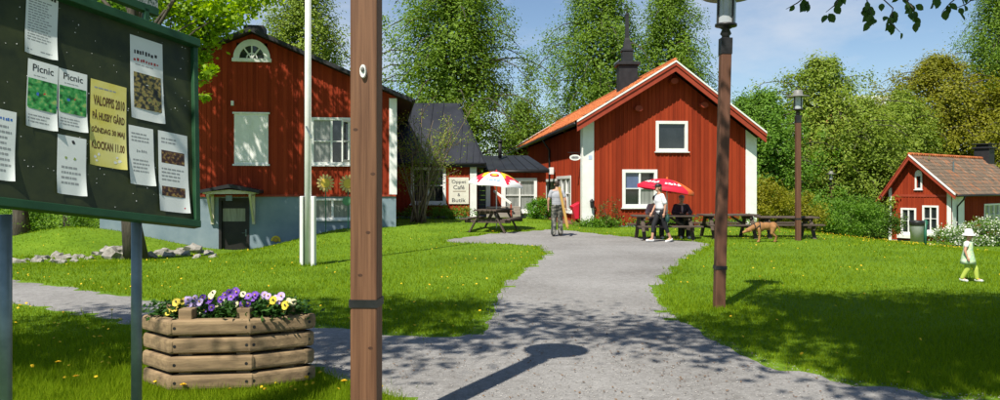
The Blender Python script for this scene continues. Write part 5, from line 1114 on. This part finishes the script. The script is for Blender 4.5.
bobj('harness', [('c', (-.17 + .012 * math.cos(a), .122 * math.sin(a), .44 + .158 * math.cos(a)), (-.17 + .012 * math.cos(a + .35), .122 * math.sin(a + .35), .44 + .158 * math.cos(a + .35)), .013, .013) for a in [i * .35 for i in range(18)]] + [('c', (-.17, s * .11, .5), (-.27, s * .08, .40), .013, .013) for s in (-1, 1)] + [('c', (-.30 + .02 * math.sin(a * 2), .1 * math.sin(a), .44 + .1 * math.cos(a)), (-.30, .1 * math.sin(a + .4), .44 + .1 * math.cos(a + .4)), .012, .012) for a in [i * .4 for i in range(16)]], m_iron, dg_, voxel=.008)
for s in (-1, 1): mb = MB(); mb.ico((-.53, s * .052, .365), .010, 1); obj('eye', mb, m_iron, dg_, world=False)
mb = MB(); mb.ico((-.652, 0, .295), (.012, .018, .014), 1); obj('nose', mb, m_iron, dg_, world=False)
# ------------------------------------------------------------------ litter bins, wall fittings, small signs
tb = GX(919, 24.5); bn_ = thing('litter_bin', 'grey litter bin with black bag on a green post before the cottage', 'litter bin', tb); grn = M('green_post_paint', (.02, .12, .07), (.03, .15, .09), rough=.4)
k = 24.5 / FPX; zt_ = EYE + (HOR - 221) * k; zb_ = EYE + (HOR - 241.5) * k; xb = (917 - 500) * k
mb = MB(); mb.smooth = True; mb.lathe((xb, tb.y, 0), [(0, zb_), (.19, zb_), (.205, zt_ - .1), (.21, zt_), (.19, zt_), (.18, zb_ + .1)], 24); obj('drum', mb, M('light_zinc', (.42, .44, .44), (.34, .36, .36), rough=.4, metal=.3), bn_)
mb = MB(); mb.smooth = True; mb.lathe((xb, tb.y, 0), [(.17, zt_ - .05), (.225, zt_ + .015), (.23, zt_ - .04), (.222, zt_ - .14), (.215, zt_ - .15)], 24); obj('bag', mb, m_iron, bn_)
px_ = (924.5 - 500) * k; mb = MB(); mb.smooth = True; mb.tube([(px_, tb.y - .05, tb.z - .1), (px_, tb.y - .05, zt_ + .04)], .045, 10); obj('post', mb, grn, bn_)
mb = MB(); mb.box((px_ - .22, tb.y - .08, zt_ - .12), (px_ + .07, tb.y - .02, zt_ - .0)); obj('bracket', mb, grn, bn_, bevel=.01)
x, z = CS.pix(577, 205, .12); x2, z2 = CS.pix(577, 219, .12); x = min(x, -.9); rb = thing('red_wall_bin', 'red bin on the side wall near the white corner', 'bin', CS.pt(x, z2, .06)); mb = MB(); p = CS.pt
mb.box8([p(x - .28, z2, .22), p(x + .28, z2, .22), p(x + .28, z2, .06), p(x - .28, z2, .06), p(x - .34, z - .05, .34), p(x + .34, z - .05, .34), p(x + .34, z + .1, .06), p(x - .34, z + .1, .06)]); obj('box', mb, c_r, rb, bevel=.02)
mb = MB(); CS.box(mb, x - .3, x + .3, z - .02, z + .14, .05, .058); obj('backplate', mb, c_r, rb); mb = MB(); mb.ico(p(x - .1, (z + z2) / 2, .27), (.06, .04, .1), 2); obj('badge', mb, m_white, rb)
x, z = CF.pix(591.5, 203, .1); ln = thing('wall_lantern', 'black wall lantern on the white corner board', 'lantern', CF.pt(x, z - .2, .07)); mb = MB(); CF.box(mb, x - .05, x + .05, z - .12, z + .12, .071, .1); CF.box(mb, x - .02, x + .02, z + .1, z + .16, .1, .22); obj('bracket', mb, m_iron, ln); mb = MB(); mb.lathe(CF.pt(x, 0, .2), [(.0, z - .2), (.06, z - .19), (.085, z + .05), (.1, z + .06), (.02, z + .15), (0, z + .15)], 8); obj('cage', mb, m_iron, ln)
x, z = CF.pix(590, 157.5); mb = MB(); nt = thing('small_plate', 'tiny blue-white plate high on the white corner board', 'sign', CF.pt(x, z - .06, .07)); CF.box(mb, x - .07, x + .07, z - .08, z + .08, .071, .078); obj('plate', mb, M('pale_blue_plate', (.4, .5, .7), (.5, .58, .72)), nt)
x, z = -.3, CS.pix(576, 157, .2)[1]; hs = thing('hanging_oval_sign', 'oval white sign hanging from an iron bracket by the corner', 'sign', CS.pt(x, z - .2, .3))
Fh = Facade(CS.pt(x, 0, 0), -CS.n); cxs, zs_ = Fh.pix(575, 157.5); mb = MB(); Fh.poly(mb, [(cxs + .22 * math.cos(a), zs_ + .115 * math.sin(a)) for a in [i * .3142 for i in range(20)]], -.015, .015); obj('plate', mb, m_white, hs)
mb = MB(); Fh.poly(mb, [(cxs + .17 * math.cos(a), zs_ + .07 * math.sin(a)) for a in [i * .3142 for i in range(20)]], .015, .018); obj('plate_field', mb, M('grey_sign_field', (.45, .45, .47)), hs); mb = MB()
for i in range(5): Fh.box(mb, cxs - .12 + i * .05, cxs - .09 + i * .05, zs_ - .035, zs_ + .03 + .01 * (i % 2), .018, .02)
stuffpart(obj('sign_marks', mb, m_ink, hs))
mb = MB(); mb.tube([Fh.pt(cxs - .3, zs_ + .2, 0), Fh.pt(cxs + .45, zs_ + .2, 0)], .012, 6)
for s in (-.12, .12): mb.tube([Fh.pt(cxs + s, zs_ + .2, 0), Fh.pt(cxs + s, zs_ + .09, 0)], .008, 5)
obj('bracket', mb, m_iron, hs)
x, z = CS.pix(552, 171, .2); fl_ = thing('flood_light', 'small white flood light above the café door', 'light', CS.pt(x, z - .15, .05)); mb = MB(); CS.box(mb, x - .3, x + .1, z - .17, z + .17, .12, .32); obj('housing', mb, m_white, fl_, bevel=.02); mb = MB(); CS.box(mb, x - .14, x - .06, z - .05, z + .05, .045, .12); obj('arm', mb, m_steel, fl_)
# doorstep
x0_, x1_ = dr[0] - 1.0, -.6; ds = thing('doorstep', 'low wooden doorstep along the side wall of the long house', 'step', CS.pt(-2, 0, .4)); mb = MB(); CS.box(mb, x0_, x1_, -.05, .13, .05, .85); obj('deck', mb, M('red_brown_step', (.16, .07, .04), (.2, .09, .05)), ds, bevel=.01)
# sunflower signs at the barn house
for (px, py, lab, leafy) in ((325.5, 183, 'wooden sunflower sign with pale petals left of the brown post', False), (348, 183.5, 'wooden sunflower sign half hidden by the brown post', True)):
    Yf = 26.1; c = P(px, py, Yf); gz = H(c.x, c.y); t = thing('sunflower_sign', lab, 'garden ornament', (c.x, c.y, gz), 0, 'sunflower ornaments by the barn house'); mb = MB(); mb.tube([(c.x, c.y + .03, gz - .1), (c.x, c.y + .03, c.z)], .02, 6); obj('stake', mb, grn, t)
    for i in range(14):
        a = i * 2 * math.pi / 14; mb = MB(); e = c + Vector((.23 * math.cos(a), 0, .23 * math.sin(a))); dv = Vector((math.cos(a), 0, math.sin(a))); sv_ = Vector((-math.sin(a), 0, math.cos(a)))
        pr = [e + dv * .085 * math.cos(q) + sv_ * .042 * math.sin(q) for q in [j * math.pi / 4 for j in range(8)]]; mb.add([v + Vector((0, -.015, 0)) for v in pr] + [v + Vector((0, .005, 0)) for v in pr], [list(range(7, -1, -1)), list(range(8, 16))] + [[j, (j + 1) % 8, 8 + (j + 1) % 8, 8 + j] for j in range(8)]); obj('petal', mb, M('straw_petal', (.60, .46, .18), (.5, .36, .12)), t)
    mb = MB(); mb.lathe(c, [(0, .03), (.155, .03), (.165, .0), (.155, -.01)], 20, mat=Matrix.Rotation(R(90), 3, 'X')); obj('disc', mb, M('yellow_disc', (.68, .48, .06), (.6, .4, .05)), t)
    if leafy: mb = MB(); q = P(347, 201, Yf); mb.lathe(q, [(0, .02), (.15, .02), (.16, 0)], 16, mat=Matrix.Rotation(R(90), 3, 'X')); obj('leaf', mb, M('green_board_leaf', (.08, .22, .10), (.1, .26, .12)), t)
q = LF.pix(276, 239); sf = thing('sunflower_ornament', 'small yellow half sunflower ornament on the plaster base beside the dark door', 'garden ornament', LF.pt(q[0], q[1] - .1, .05))
for i in range(9): a = math.pi * (i - .5) / 8 + .1; mb = MB(); e = LF.pt(q[0] + .13 * math.cos(a), q[1] - .05 + .13 * math.sin(a), .05); mb.ico(e, (.045, .012, .045), 1); obj('petal', mb, M('ornament_yellow', (.75, .55, .03), (.65, .45, .03)), sf)
mb = MB(); mb.ico(LF.pt(q[0], q[1] - .04, .05), (.09, .02, .07), 2); obj('disc', mb, M('ornament_orange', (.6, .36, .03)), sf)
# stone row along the mound
m_rock = M('pale_grey_granite', (.36, .34, .30), (.17, .155, .13), rough=.9, scale=5, bump=.5, bdist=.02)
rk = []; ORD = 'first second third fourth fifth sixth seventh eighth ninth tenth eleventh twelfth thirteenth fourteenth fifteenth'.split()
for i, (px, py, w) in enumerate(sorted([(18, 262, 9), (27, 259, 8), (36, 261, 10), (43, 257.5, 9), (52, 261.5, 7), (57, 256, 11), (67, 257, 12), (60, 262.5, 9), (74, 261, 8), (79, 256, 11), (90, 257.5, 9), (98, 253, 9), (106, 252, 11), (112, 257, 13), (120, 252, 9), (128, 255, 12), (141, 254, 11), (150, 256, 9), (158, 253, 12), (168, 254.5, 10), (176, 252, 11), (185, 253.5, 10), (193, 250.5, 12), (203, 251.5, 9), (209, 253, 11), (214, 256, 8), (165, 249.5, 10), (182, 248.5, 9), (120, 247.5, 8), (196, 257, 8)])):
    g0 = G(px, py + 1.5); w_ = w * g0.y / FPX * random.uniform(.5, .85); t = MB(); t.ico((0, 0, 0), (w_, w_ * .8, w_ * random.uniform(.5, .8)), 2, jit=.95, seed=i + 3)
    o = obj('stone', t, m_rock, world=False); o.location = g0 + Vector((0, 0, w_ * random.uniform(-.15, .15))); o.rotation_euler = (random.uniform(-.3, .3), random.uniform(-.3, .3), random.uniform(0, 6)); tag(o, 'grey stone edging the grassy mound, %s from the %s end of the row' % (ORD[i if i < 15 else 29 - i], 'left' if i < 15 else 'right'), 'stone', 'stones edging the mound')
# overhead cable
cb_ = thing('overhead_cable', 'thin overhead cable crossing the gap between the two birches', 'cable', (2, 62, 0)); mb = MB(); mb.tube([P(500 + i * 9, 77.2 + .45 * i - .018 * i * i * .2, 62) for i in range(-7, 14)], .022, 5); obj('wire', mb, m_iron, cb_)
# ================================================================== VEGETATION
def gz(x, y): return (x, y, H(x, y))
def gpx(px, Y): return GX(px, Y)
# tall birches behind the roofs
def birch(label, px, Y, pxw, topz, botz, leafm=None, **k):
    btree('birch_tree', label, GX(px, Y), botz, topz, pxw * Y / FPX, leafm or L_birch, m_birchbark, group='birches behind the roofs', **k)
birch('broad birch filling the gap behind the black hipped roof', 452, 50, 82, 18, 3.0, nb=120, per=6, nleaf=112, rcl=1.1, leaf=.165, hang=.5, trunk_r=.26)
birch('drooping birch left of the chimney spire', 600, 66, 62, 21, 4.5, nb=105, per=6, nleaf=100, rcl=1.2, leaf=.19, hang=.65, trunk_r=.25, droop=.35)
birch('birch behind the gable peak right of the chimney spire', 670, 68, 50, 20.5, 4.5, nb=95, per=6, nleaf=96, rcl=1.2, leaf=.19, hang=.65, trunk_r=.25, droop=.35)
birch('slim drooping birch low in the gap left of the tile roof', 524, 62, 34, 8.6, 2.2, nb=50, per=5, nleaf=60, rcl=1.0, leaf=.2, trunk_r=.12)
birch('birch behind the barn house roof next to the flagpole', 302, 48, 56, 15.5, 4.5, nb=85, per=6, nleaf=92, rcl=1.0, leaf=.16, hang=.4, trunk_r=.2, leafm=L_willow)
birch('tall birch cut off by the top right corner of the picture', 1000, 68, 50, 23, 6.5, nb=110, per=6, nleaf=90, rcl=1.1, leaf=.165, hang=.6, trunk_r=.22)
# wood at the right
def rtree(label, px, Y, pxw, ytop, ybot, lm, trunk_r=.18, **k):
    zt, zb_ = EYE + (HOR - ytop) * Y / FPX, EYE + (HOR - ybot) * Y / FPX
    btree('broadleaf_tree', label, GX(px, Y), zb_, zt, pxw * Y / FPX, lm, m_bark, group='trees beyond the right lawn', trunk_r=trunk_r, hang=.25, droop=.02, wide=.45, tight=.29, **k)
rtree('yellow-green spring tree behind the second lamp post', 822, 54, 80, 60, 200, L_willow, nb=120, per=6, nleaf=54, rcl=.95, leaf=.19)
rtree('bluish green tree beside the white corner of the long house', 765, 50, 52, 92, 232, L_mid, nb=90, per=6, nleaf=66, rcl=.9, leaf=.17)
rtree('dense green tree between the lamp posts and the cottage', 862, 52, 58, 100, 236, L_willow, nb=100, per=6, nleaf=68, rcl=.9, leaf=.17)
rtree('olive oak rising behind the cottage roof', 938, 66, 74, 58, 178, L_oak, nb=110, per=6, nleaf=70, rcl=1.2, leaf=.21, trunk_r=.3)
rtree('olive oak at the right edge behind the cottage chimney', 1012, 64, 58, 80, 185, L_oak, nb=80, per=6, nleaf=70, rcl=1.2, leaf=.21, trunk_r=.26)
rtree('dark tree standing left of the cottage gable', 878, 58, 44, 136, 240, L_dark, nb=80, per=6, nleaf=74, rcl=.9, leaf=.18)
rtree('pale green tree just right of the long house roof', 744, 62, 44, 98, 210, L_mid, nb=75, per=6, nleaf=66, rcl=1.0, leaf=.19)
rtree('yellow-green tree above the left slope of the cottage roof', 902, 60, 40, 94, 195, L_willow, nb=70, per=6, nleaf=62, rcl=1.0, leaf=.19)
# far wood that closes the horizon
pts = []
for i in range(150):
    x = RNG.uniform(-120, 130); y = RNG.uniform(105, 135); h = RNG.uniform(3, 8.5) if not 5 < x < 20 else 4
    pts.append(RNG.normal(size=(260, 3)) * np.array([2.8, 2, h * .3]) + np.array([x, y, h * .55 - 2]))
pts = np.vstack(pts); V, F = leaf_quads(pts, .7); tag(npmesh('far_wood', V, F, L_mid), 'far green wood closing the horizon behind everything', 'wood', kind='stuff')
# undergrowth right of the long house
for i, (px, Y, rx, rz, lm, lab) in enumerate([(768, 38, 1.5, 1.15, L_oak, 'brownish thicket right against the white corner of the long house'), (792, 40, 1.6, 1.05, L_oak, 'brownish thicket behind the second lamp post'), (814, 42, 1.7, 1.3, L_mid, 'green bush right of the second lamp post'), (842, 43, 1.9, 1.5, L_mid, 'green bush under the small far lamp post'), (868, 46, 1.8, 1.4, L_dark, 'dark bush beside the left edge of the cottage')]):
    bush('thicket_bush', lab, GX(px, Y), (rx, 1.1, rz), lm, ncl=70, nleaf=130, rcl=.45, leaf=.12, group='bushes under the right-hand trees')
# maple over the barn house
mpb = GX(137, 21.5)
t = tree('maple_tree', 'bright green maple in front of the barn house, left of its attic window', mpb, 13.5, (-11.6, 22.4, 10.8), (4.8, 2.5, 3.5), L_bright, m_bark, trunk_r=.26, ncl=46, nleaf=120, tight=.3, rcl=1.05, leaf=.2, shell=.2, nlimb=30)
pts = []
for (px, py, r_, n) in [(172, 6, 26, 900), (200, 12, 24, 900), (222, 8, 22, 700), (248, 4, 16, 420), (188, 34, 18, 600), (208, 38, 15, 520), (222, 26, 14, 420), (203, 58, 10, 240), (200, 76, 9, 220), (211, 70, 8, 120), (204, 97, 6, 90), (150, -6, 26, 600), (270, -6, 14, 260), (236, 20, 10, 160), (178, 58, 12, 300)]:
    c = P(px, py, 22.0 + RNG.uniform(-.6, .6)); s = r_ * 22 / FPX; pts.append(RNG.normal(size=(int(n * .8), 3)) * np.array([s, s * .9, s * .75]) * .5 + np.array(c))
q, _ = crown_points((-7.4, 22.8, 10.4), (2.9, 1.8, 2.3), 15, 120, .8, .15); pts.append(q)
V, F = leaf_quads(np.vstack(pts), .14, up=.6, asp=.8); npmesh('low_bough_leaves', V, F, L_bright, t)
mb = MB(); mb.smooth = True
for (px, py) in ((172, 6), (205, 40), (222, 10), (202, 80), (248, 4), (204, 96)): limb(mb, mpb + Vector((0, 0, 4.2 + random.uniform(-.5, 1.5))), P(px, py, 22), .05, .008, .08, 6)
obj('low_boughs', mb, m_bark, t)
# trees and bushes left of the barn house (seen under the notice board)
tree('broadleaf_tree', 'dark tree trunk at the left edge, seen under the notice board', GX(22, 29), 11, (GX(22, 29).x, 29, 8), (4, 3, 3.2), L_mid, m_bark, trunk_r=.3, ncl=110, nleaf=120, rcl=1.0, leaf=.18, nlimb=20)
tree('broadleaf_tree', 'slim dark tree seen under the middle of the notice board', GX(72, 30), 11, (GX(72, 30).x, 31, 8.5), (3.6, 3, 3.2), L_mid, m_bark, trunk_r=.2, ncl=110, nleaf=120, rcl=1.0, leaf=.18, nlimb=20)
for (px, Y, rx, rz, lab) in ((48, 30, 1.6, .75, 'green bush left of the barn house under the notice board'), (90, 28.4, .9, .6, 'low bush against the barn house corner under the notice board'), (8, 31, 2, 1.0, 'green bush at the far left picture edge')): bush('garden_bush', lab, GX(px, Y), (rx, 1, rz), L_mid, ncl=40, nleaf=140, rcl=.4, leaf=.09)
# bare many-stemmed shrub before the wing
sb = GX(417, 29.4); t = thing('lilac_shrub', 'tall thinly leaved shrub with many bare stems before the red wing', 'shrub', sb); mb = MB(); mb.smooth = True; tips = []
m_twig = M('pale_brown_twigs', (.24, .18, .12), (.14, .10, .065), rough=.9, scale=6)
for i in range(19):
    a = random.uniform(0, 6.28); r0 = random.uniform(0, .28); e = P(random.gauss(423, 19), random.uniform(106, 150), 29.4 + random.uniform(-.7, .6)); p0 = sb + Vector((r0 * math.cos(a) * 1.3, r0 * math.sin(a), -.05)); limb(mb, p0, e, .04, .008, random.uniform(-.02, .08), 6, 7)
    for j in range(7):
        f = random.uniform(.35, 1); c = p0.lerp(e, f); q = c + Vector((random.gauss(0, .36), random.gauss(0, .3), random.uniform(.05, .75))); limb(mb, c, q, .014, .004, .03, 4, 3); tips += [tuple(c.lerp(q, u)) for u in (.4, .6, .8, 1.0)]
obj('stems', mb, m_twig, t); tips = np.array(tips); q = tips[RNG.integers(0, len(tips), 3900)] + RNG.normal(size=(3900, 3)) * .13; V, F = leaf_quads(q, .07); npmesh('foliage', V, F, L_willow, t)
# bushes at the walls
bush('low_shrub', 'bright green shrub under the link window', GX(538, 33.0), (.62, .45, .42), LEAF('bright_shrub_leaves', [(.05, .15, .01), (.11, .27, .016), (.17, .35, .03)], trans=.35, scale=3), ncl=34, nleaf=120, rcl=.2, leaf=.075)
bush('flowering_hedge', 'low hedge covered in white blossom before the cottage', GX(977, 38), (2.1, .8, .62), L_mid, ncl=80, nleaf=110, rcl=.34, leaf=.09, cat='hedge', extra=(.36, .08, LEAF('white_blossom', [(.6, .6, .5), (.75, .75, .66), (.8, .8, .74)], trans=.2)))
q = GX(608, 29.4); bush('weed_clump', 'tall reddish weeds against the wall of the long house', q, (.5, .25, .55), LEAF('reddish_weeds', [(.10, .05, .02), (.12, .12, .03), (.08, .14, .02)], trans=.25), ncl=22, nleaf=40, rcl=.2, leaf=.07, cat='weeds')
for (px, Y, rx, rz, lab) in ((440, 32.4, 2.0, .28, 'low weeds along the foot of the red wing'), (600, 29.5, .9, .16, 'low weeds along the foot of the white corner board'), (690, 29.9, 2.6, .2, 'low weeds along the gable wall behind the picnic tables')):
    bush('wall_weeds', lab, GX(px, Y), (rx, .3, rz), L_mid, ncl=60, nleaf=60, rcl=.2, leaf=.08, cat='weeds', stems=4)
# ------------------------------------------------------------------ big trees above and behind the camera (their boughs shade the foreground)
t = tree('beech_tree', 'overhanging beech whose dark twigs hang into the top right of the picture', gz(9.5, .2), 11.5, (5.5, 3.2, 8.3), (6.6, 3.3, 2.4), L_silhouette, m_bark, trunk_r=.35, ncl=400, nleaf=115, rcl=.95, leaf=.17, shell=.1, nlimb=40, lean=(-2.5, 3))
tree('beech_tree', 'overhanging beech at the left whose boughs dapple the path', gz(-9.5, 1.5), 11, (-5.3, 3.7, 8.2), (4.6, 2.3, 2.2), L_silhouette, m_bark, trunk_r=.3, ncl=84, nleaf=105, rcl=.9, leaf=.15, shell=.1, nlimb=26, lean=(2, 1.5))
Yt = 8.5; root = Vector((6.0, 7.0, 5.6)); mb = MB(); mb.smooth = True; lv = []
def twig(pp, n, sp=7):
    w = [P(x, y, Yt + random.uniform(-.25, .25)) for x, y in pp]; mb.tube([root] + w if False else [w[0] + Vector((.1, -.1, .6))] + w, [.012] + [.007] * (len(w) - 1) + [.003], 5); limb(mb, root, w[0] + Vector((.1, -.1, .6)), .03, .012, .05, 5)
    for _ in range(n):
        k = random.randrange(len(w) - 1); u = random.random(); c = w[k].lerp(w[k + 1], u) + Vector((random.gauss(0, sp * .3), random.gauss(0, sp * .3), -abs(random.gauss(0, sp * .5)))) * (Yt / FPX); lv.append(c)
twig([(812, -14), (806, -4), (797, 3), (786, 9)], 7); twig([(835, -18), (840, -6), (836, 4), (826, 12)], 10, 6); twig([(858, -18), (866, -6), (868, 6), (872, 14)], 18, 8); twig([(884, -16), (880, -4), (893, 8), (890, 22), (900, 32)], 13, 5); twig([(900, -14), (905, -2), (913, 8), (918, 20)], 16, 8); twig([(930, -16), (934, -6), (936, 2)], 10, 7); twig([(962, -16), (960, -5), (950, 3), (942, 12)], 8, 6); twig([(985, -16), (975, -3), (966, 4), (956, 8)], 8, 5)
htw = obj('hanging_twigs', mb, m_bark, t)
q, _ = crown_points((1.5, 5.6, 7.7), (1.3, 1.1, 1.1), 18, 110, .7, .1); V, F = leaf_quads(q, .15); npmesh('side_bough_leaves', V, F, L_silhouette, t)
vs = []; fs = []
for c in lv:
    d = Vector((random.gauss(0, .5), random.gauss(0, .4), -1)).normalized(); w = d.cross(Vector((random.gauss(0, .5), 1, random.gauss(0, .4)))).normalized(); nn_ = d.cross(w); s = random.uniform(.075, .13); vs = []; fs = []; o_ = 0
    prof = [(0, 0), (.18, .26), (.45, .36), (.75, .24), (1, 0)]
    vs += [c + d * (u * s) for u, _ in prof] + [c + d * (u * s) + w * (x * s) + nn_ * (.12 * s) for u, x in prof[1:4]] + [c + d * (u * s) - w * (x * s) + nn_ * (.12 * s) for u, x in prof[1:4]]
    fs = [[o_, o_ + 5, o_ + 1], [o_ + 1, o_ + 5, o_ + 6, o_ + 2], [o_ + 2, o_ + 6, o_ + 7, o_ + 3], [o_ + 3, o_ + 7, o_ + 4], [o_, o_ + 1, o_ + 8], [o_ + 1, o_ + 2, o_ + 9, o_ + 8], [o_ + 2, o_ + 3, o_ + 10, o_ + 9], [o_ + 3, o_ + 4, o_ + 10]]
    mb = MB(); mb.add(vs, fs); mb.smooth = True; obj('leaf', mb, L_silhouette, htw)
# ------------------------------------------------------------------ grass
def lawn_points(n, p0=189, p1=520):
    py = RNG.uniform(p0, p1, n); Y = 1254 / (py - 185); X = RNG.uniform(-1.0, 1.0, n) * Y * .9
    return np.column_stack([X, Y])
q = lawn_points(760000); q = q[(q[:, 1] > 1.5) & (q[:, 1] < 62)]; jit = q + RNG.normal(size=q.shape) * .045; q = q[~inside(jit)]
hx_ = np.array([(v.x, v.y) for v in HX]); q = q[~inside(q, hx_)]
u = (q[:, 0] - LO.x) * lu.x + (q[:, 1] - LO.y) * lu.y; v = (q[:, 0] - LO.x) * lv_.x + (q[:, 1] - LO.y) * lv_.y; q = q[~((abs(u) < hwL) & (v > 0))]
u = (q[:, 0] - CO.x) * cax.x + (q[:, 1] - CO.y) * cax.y; v = (q[:, 0] - CO.x) * cay.x + (q[:, 1] - CO.y) * cay.y; q = q[~((u > 0) & (u < W) & (v > 0))]
u = (q[:, 0] - RO.x) * rax.x + (q[:, 1] - RO.y) * rax.y; v = (q[:, 0] - RO.x) * ray_.x + (q[:, 1] - RO.y) * ray_.y; q = q[~((u > 0) & (v > 0) & (v < -gw))]
q = q[~((q[:, 1] > Y1 - .1) & (q[:, 0] < xr) & (q[:, 0] > -4))]
n = len(q); Yq = q[:, 1]; cl = np.array([mnoise.noise(Vector((x * .9, y * .9, 2))) for x, y in q[:: 1]]) if n < 1 else np.sin(q[:, 0] * 1.7 + np.sin(q[:, 1] * 1.3)) * np.sin(q[:, 1] * 1.1)
hh = RNG.uniform(.035, .085, n) * (1 + .25 * cl) + np.where((q[:, 0] < -.6) & (Yq < 8.2), RNG.uniform(.0, .07, n), 0); ww = np.maximum(.0035, .00075 * Yq) * RNG.uniform(.8, 1.5, n)
an = RNG.uniform(0, 6.283, n); dx = np.stack([np.cos(an), np.sin(an), 0 * an], 1); ben = RNG.normal(size=(n, 3)) * .5; ben[:, 2] = 1; ben /= np.linalg.norm(ben, axis=1)[:, None]
base = np.column_stack([q, hgt(q[:, 0], q[:, 1]) - .006]); V = np.stack([base - dx * ww[:, None] * .5, base + dx * ww[:, None] * .5, base + ben * hh[:, None]], 1).reshape(-1, 3)
L_grass = LEAF('grass_blades', [(.115, .19, .004), (.185, .288, .006), (.27, .355, .014)], trans=.4, scale=.45, spec=.12, rough=.8, mixf=.5)
tag(npmesh('lawn_grass', V, np.arange(n * 3).reshape(-1, 3), L_grass), 'short green grass covering the lawns on both sides of the path', 'grass', kind='stuff')
# dandelions
def flat_discs(c, r, tilt=.35):
    n = len(c); nr = RNG.normal(size=(n, 3)) * tilt; nr[:, 2] = 1; nr[:, 1] -= .25; nr /= np.linalg.norm(nr, axis=1)[:, None]; a = np.cross(nr, np.array([1., 0, 0])); a /= np.linalg.norm(a, axis=1)[:, None]; b = np.cross(nr, a)
    V = np.stack([c + (a * math.cos(k * math.pi / 3) + b * math.sin(k * math.pi / 3)) * r[:, None] for k in range(6)] + [c + nr * r[:, None] * .45], 1).reshape(-1, 3)
    F = (np.arange(n)[:, None, None] * 7 + np.array([(k, (k + 1) % 6, 6) for k in range(6)])).reshape(-1, 3); return V, F
d1 = lawn_points(1500, 238, 400); ed = []
for i in range(500):
    e = PATH[RNG.integers(0, len(P_UP) * 12 if False else len(PATH))]; ed.append(e + RNG.normal(size=2) * .55)
d1 = np.vstack([d1[RNG.random(len(d1)) < .32 + .5 * (np.sin(d1[:, 0] * 1.3) * np.sin(d1[:, 1] * .9) > .2)], np.array(ed), RNG.normal(size=(420, 2)) * np.array([3.2, 1.6]) + np.array([11.5, 25])])
d1 = d1[~inside(d1) & (d1[:, 1] < 45) & (d1[:, 1] > 5)]; d1 = d1[~((d1[:, 0] > .5) & (d1[:, 1] < 12) & (RNG.random(len(d1)) < .85))]; d1 = d1[~((d1[:, 1] > LY - 1.8) & (d1[:, 0] < -3.5))]; d1 = d1[~((d1[:, 1] > 29) & (d1[:, 0] > 2) & (d1[:, 0] < 13))]; d1 = d1[~inside(d1, hx_)]
m_dand = LEAF('dandelion_yellow', [(.72, .42, .01), (.8, .52, .015), (.82, .6, .03)], trans=.15)
V, F = flat_discs(np.column_stack([d1, hgt(d1[:, 0], d1[:, 1]) + RNG.uniform(.05, .09, len(d1))]), RNG.uniform(.011, .019, len(d1)))
tag(npmesh('dandelions', V, F, m_dand), 'yellow dandelions scattered over the lawns', 'dandelions', kind='stuff')
near = [(112, 311, 'dandelion just right of the right notice board post, high in the shaded grass'), (100, 339, 'dandelion in shaded grass between the notice board posts'), (58, 366, 'dandelion low in the grass between the notice board posts'), (20, 306, 'dandelion beside the left notice board post'), (344, 386, 'dandelion at the left foot of the big brown post'), (380, 392, 'dandelion at the right foot of the big brown post'), (76, 381, 'dandelion in the lower left grass corner'), (183, 390, 'dandelion in front of the log planter')]
for (px, py, lab) in near:
    b = G(px, py + 6); t = thing('dandelion', lab, 'dandelion', b, 0, 'dandelions in the foreground'); c = b + Vector((0, 0, .085)); mb = MB()
    for k in range(3):
        for i in range(12): a = i * .5236 + k * .26; r_ = .026 - .007 * k; d = Vector((math.cos(a), math.sin(a), .25 + .5 * k)).normalized(); w = Vector((-math.sin(a), math.cos(a), 0)) * .005; mb.add([c - w * .4, c + w * .4, c + d * r_ + w, c + d * r_ - w], [(0, 1, 2, 3)])
    obj('flower_head', mb, m_dand, t); mb = MB(); mb.tube([b - Vector((0, 0, .02)), c], .003, 5); obj('stem', mb, L_grass, t)
# tufts of longer grass round the planter and post feet
tf = [];
for (x, y, r_, n_) in [(-2.3, 5.95, .55, 900), (-1.75, 6.1, .3, 420), (-2.95, 6.2, .25, 300), (npst.x, npst.y - .05, .22, 260), (2.93, 10.15, .25, 260), (-12.2, 20.9, 1.6, 700), (-10.4, 21.3, 1.2, 500), (fp.x, fp.y, .3, 200)]: tf.append(RNG.normal(size=(n_, 2)) * np.array([r_, .1 if r_ > .4 else r_ * .6]) + np.array([x, y]))
for i in range(2600): e = PATH[RNG.integers(0, len(PATH))]; tf.append((e + RNG.normal(size=(3, 2)) * .09))
tf = np.vstack(tf); tf = tf[~inside(tf, hx_) & (tf[:, 1] > 1)]; n = len(tf); hh = RNG.uniform(.03, .085, n); an = RNG.uniform(0, 6.28, n); dx = np.stack([np.cos(an), np.sin(an), 0 * an], 1); ben = RNG.normal(size=(n, 3)) * .35; ben[:, 2] = 1
base = np.column_stack([tf, hgt(tf[:, 0], tf[:, 1])]); wv = np.maximum(.004, .0006 * tf[:, 1])[:, None]; V = np.stack([base - dx * wv, base + dx * wv, base + ben * hh[:, None]], 1).reshape(-1, 3)
tag(npmesh('long_grass_tufts', V, np.arange(n * 3).reshape(-1, 3), L_grass), 'longer grass tufts along the path edges and post feet', 'grass', kind='stuff')
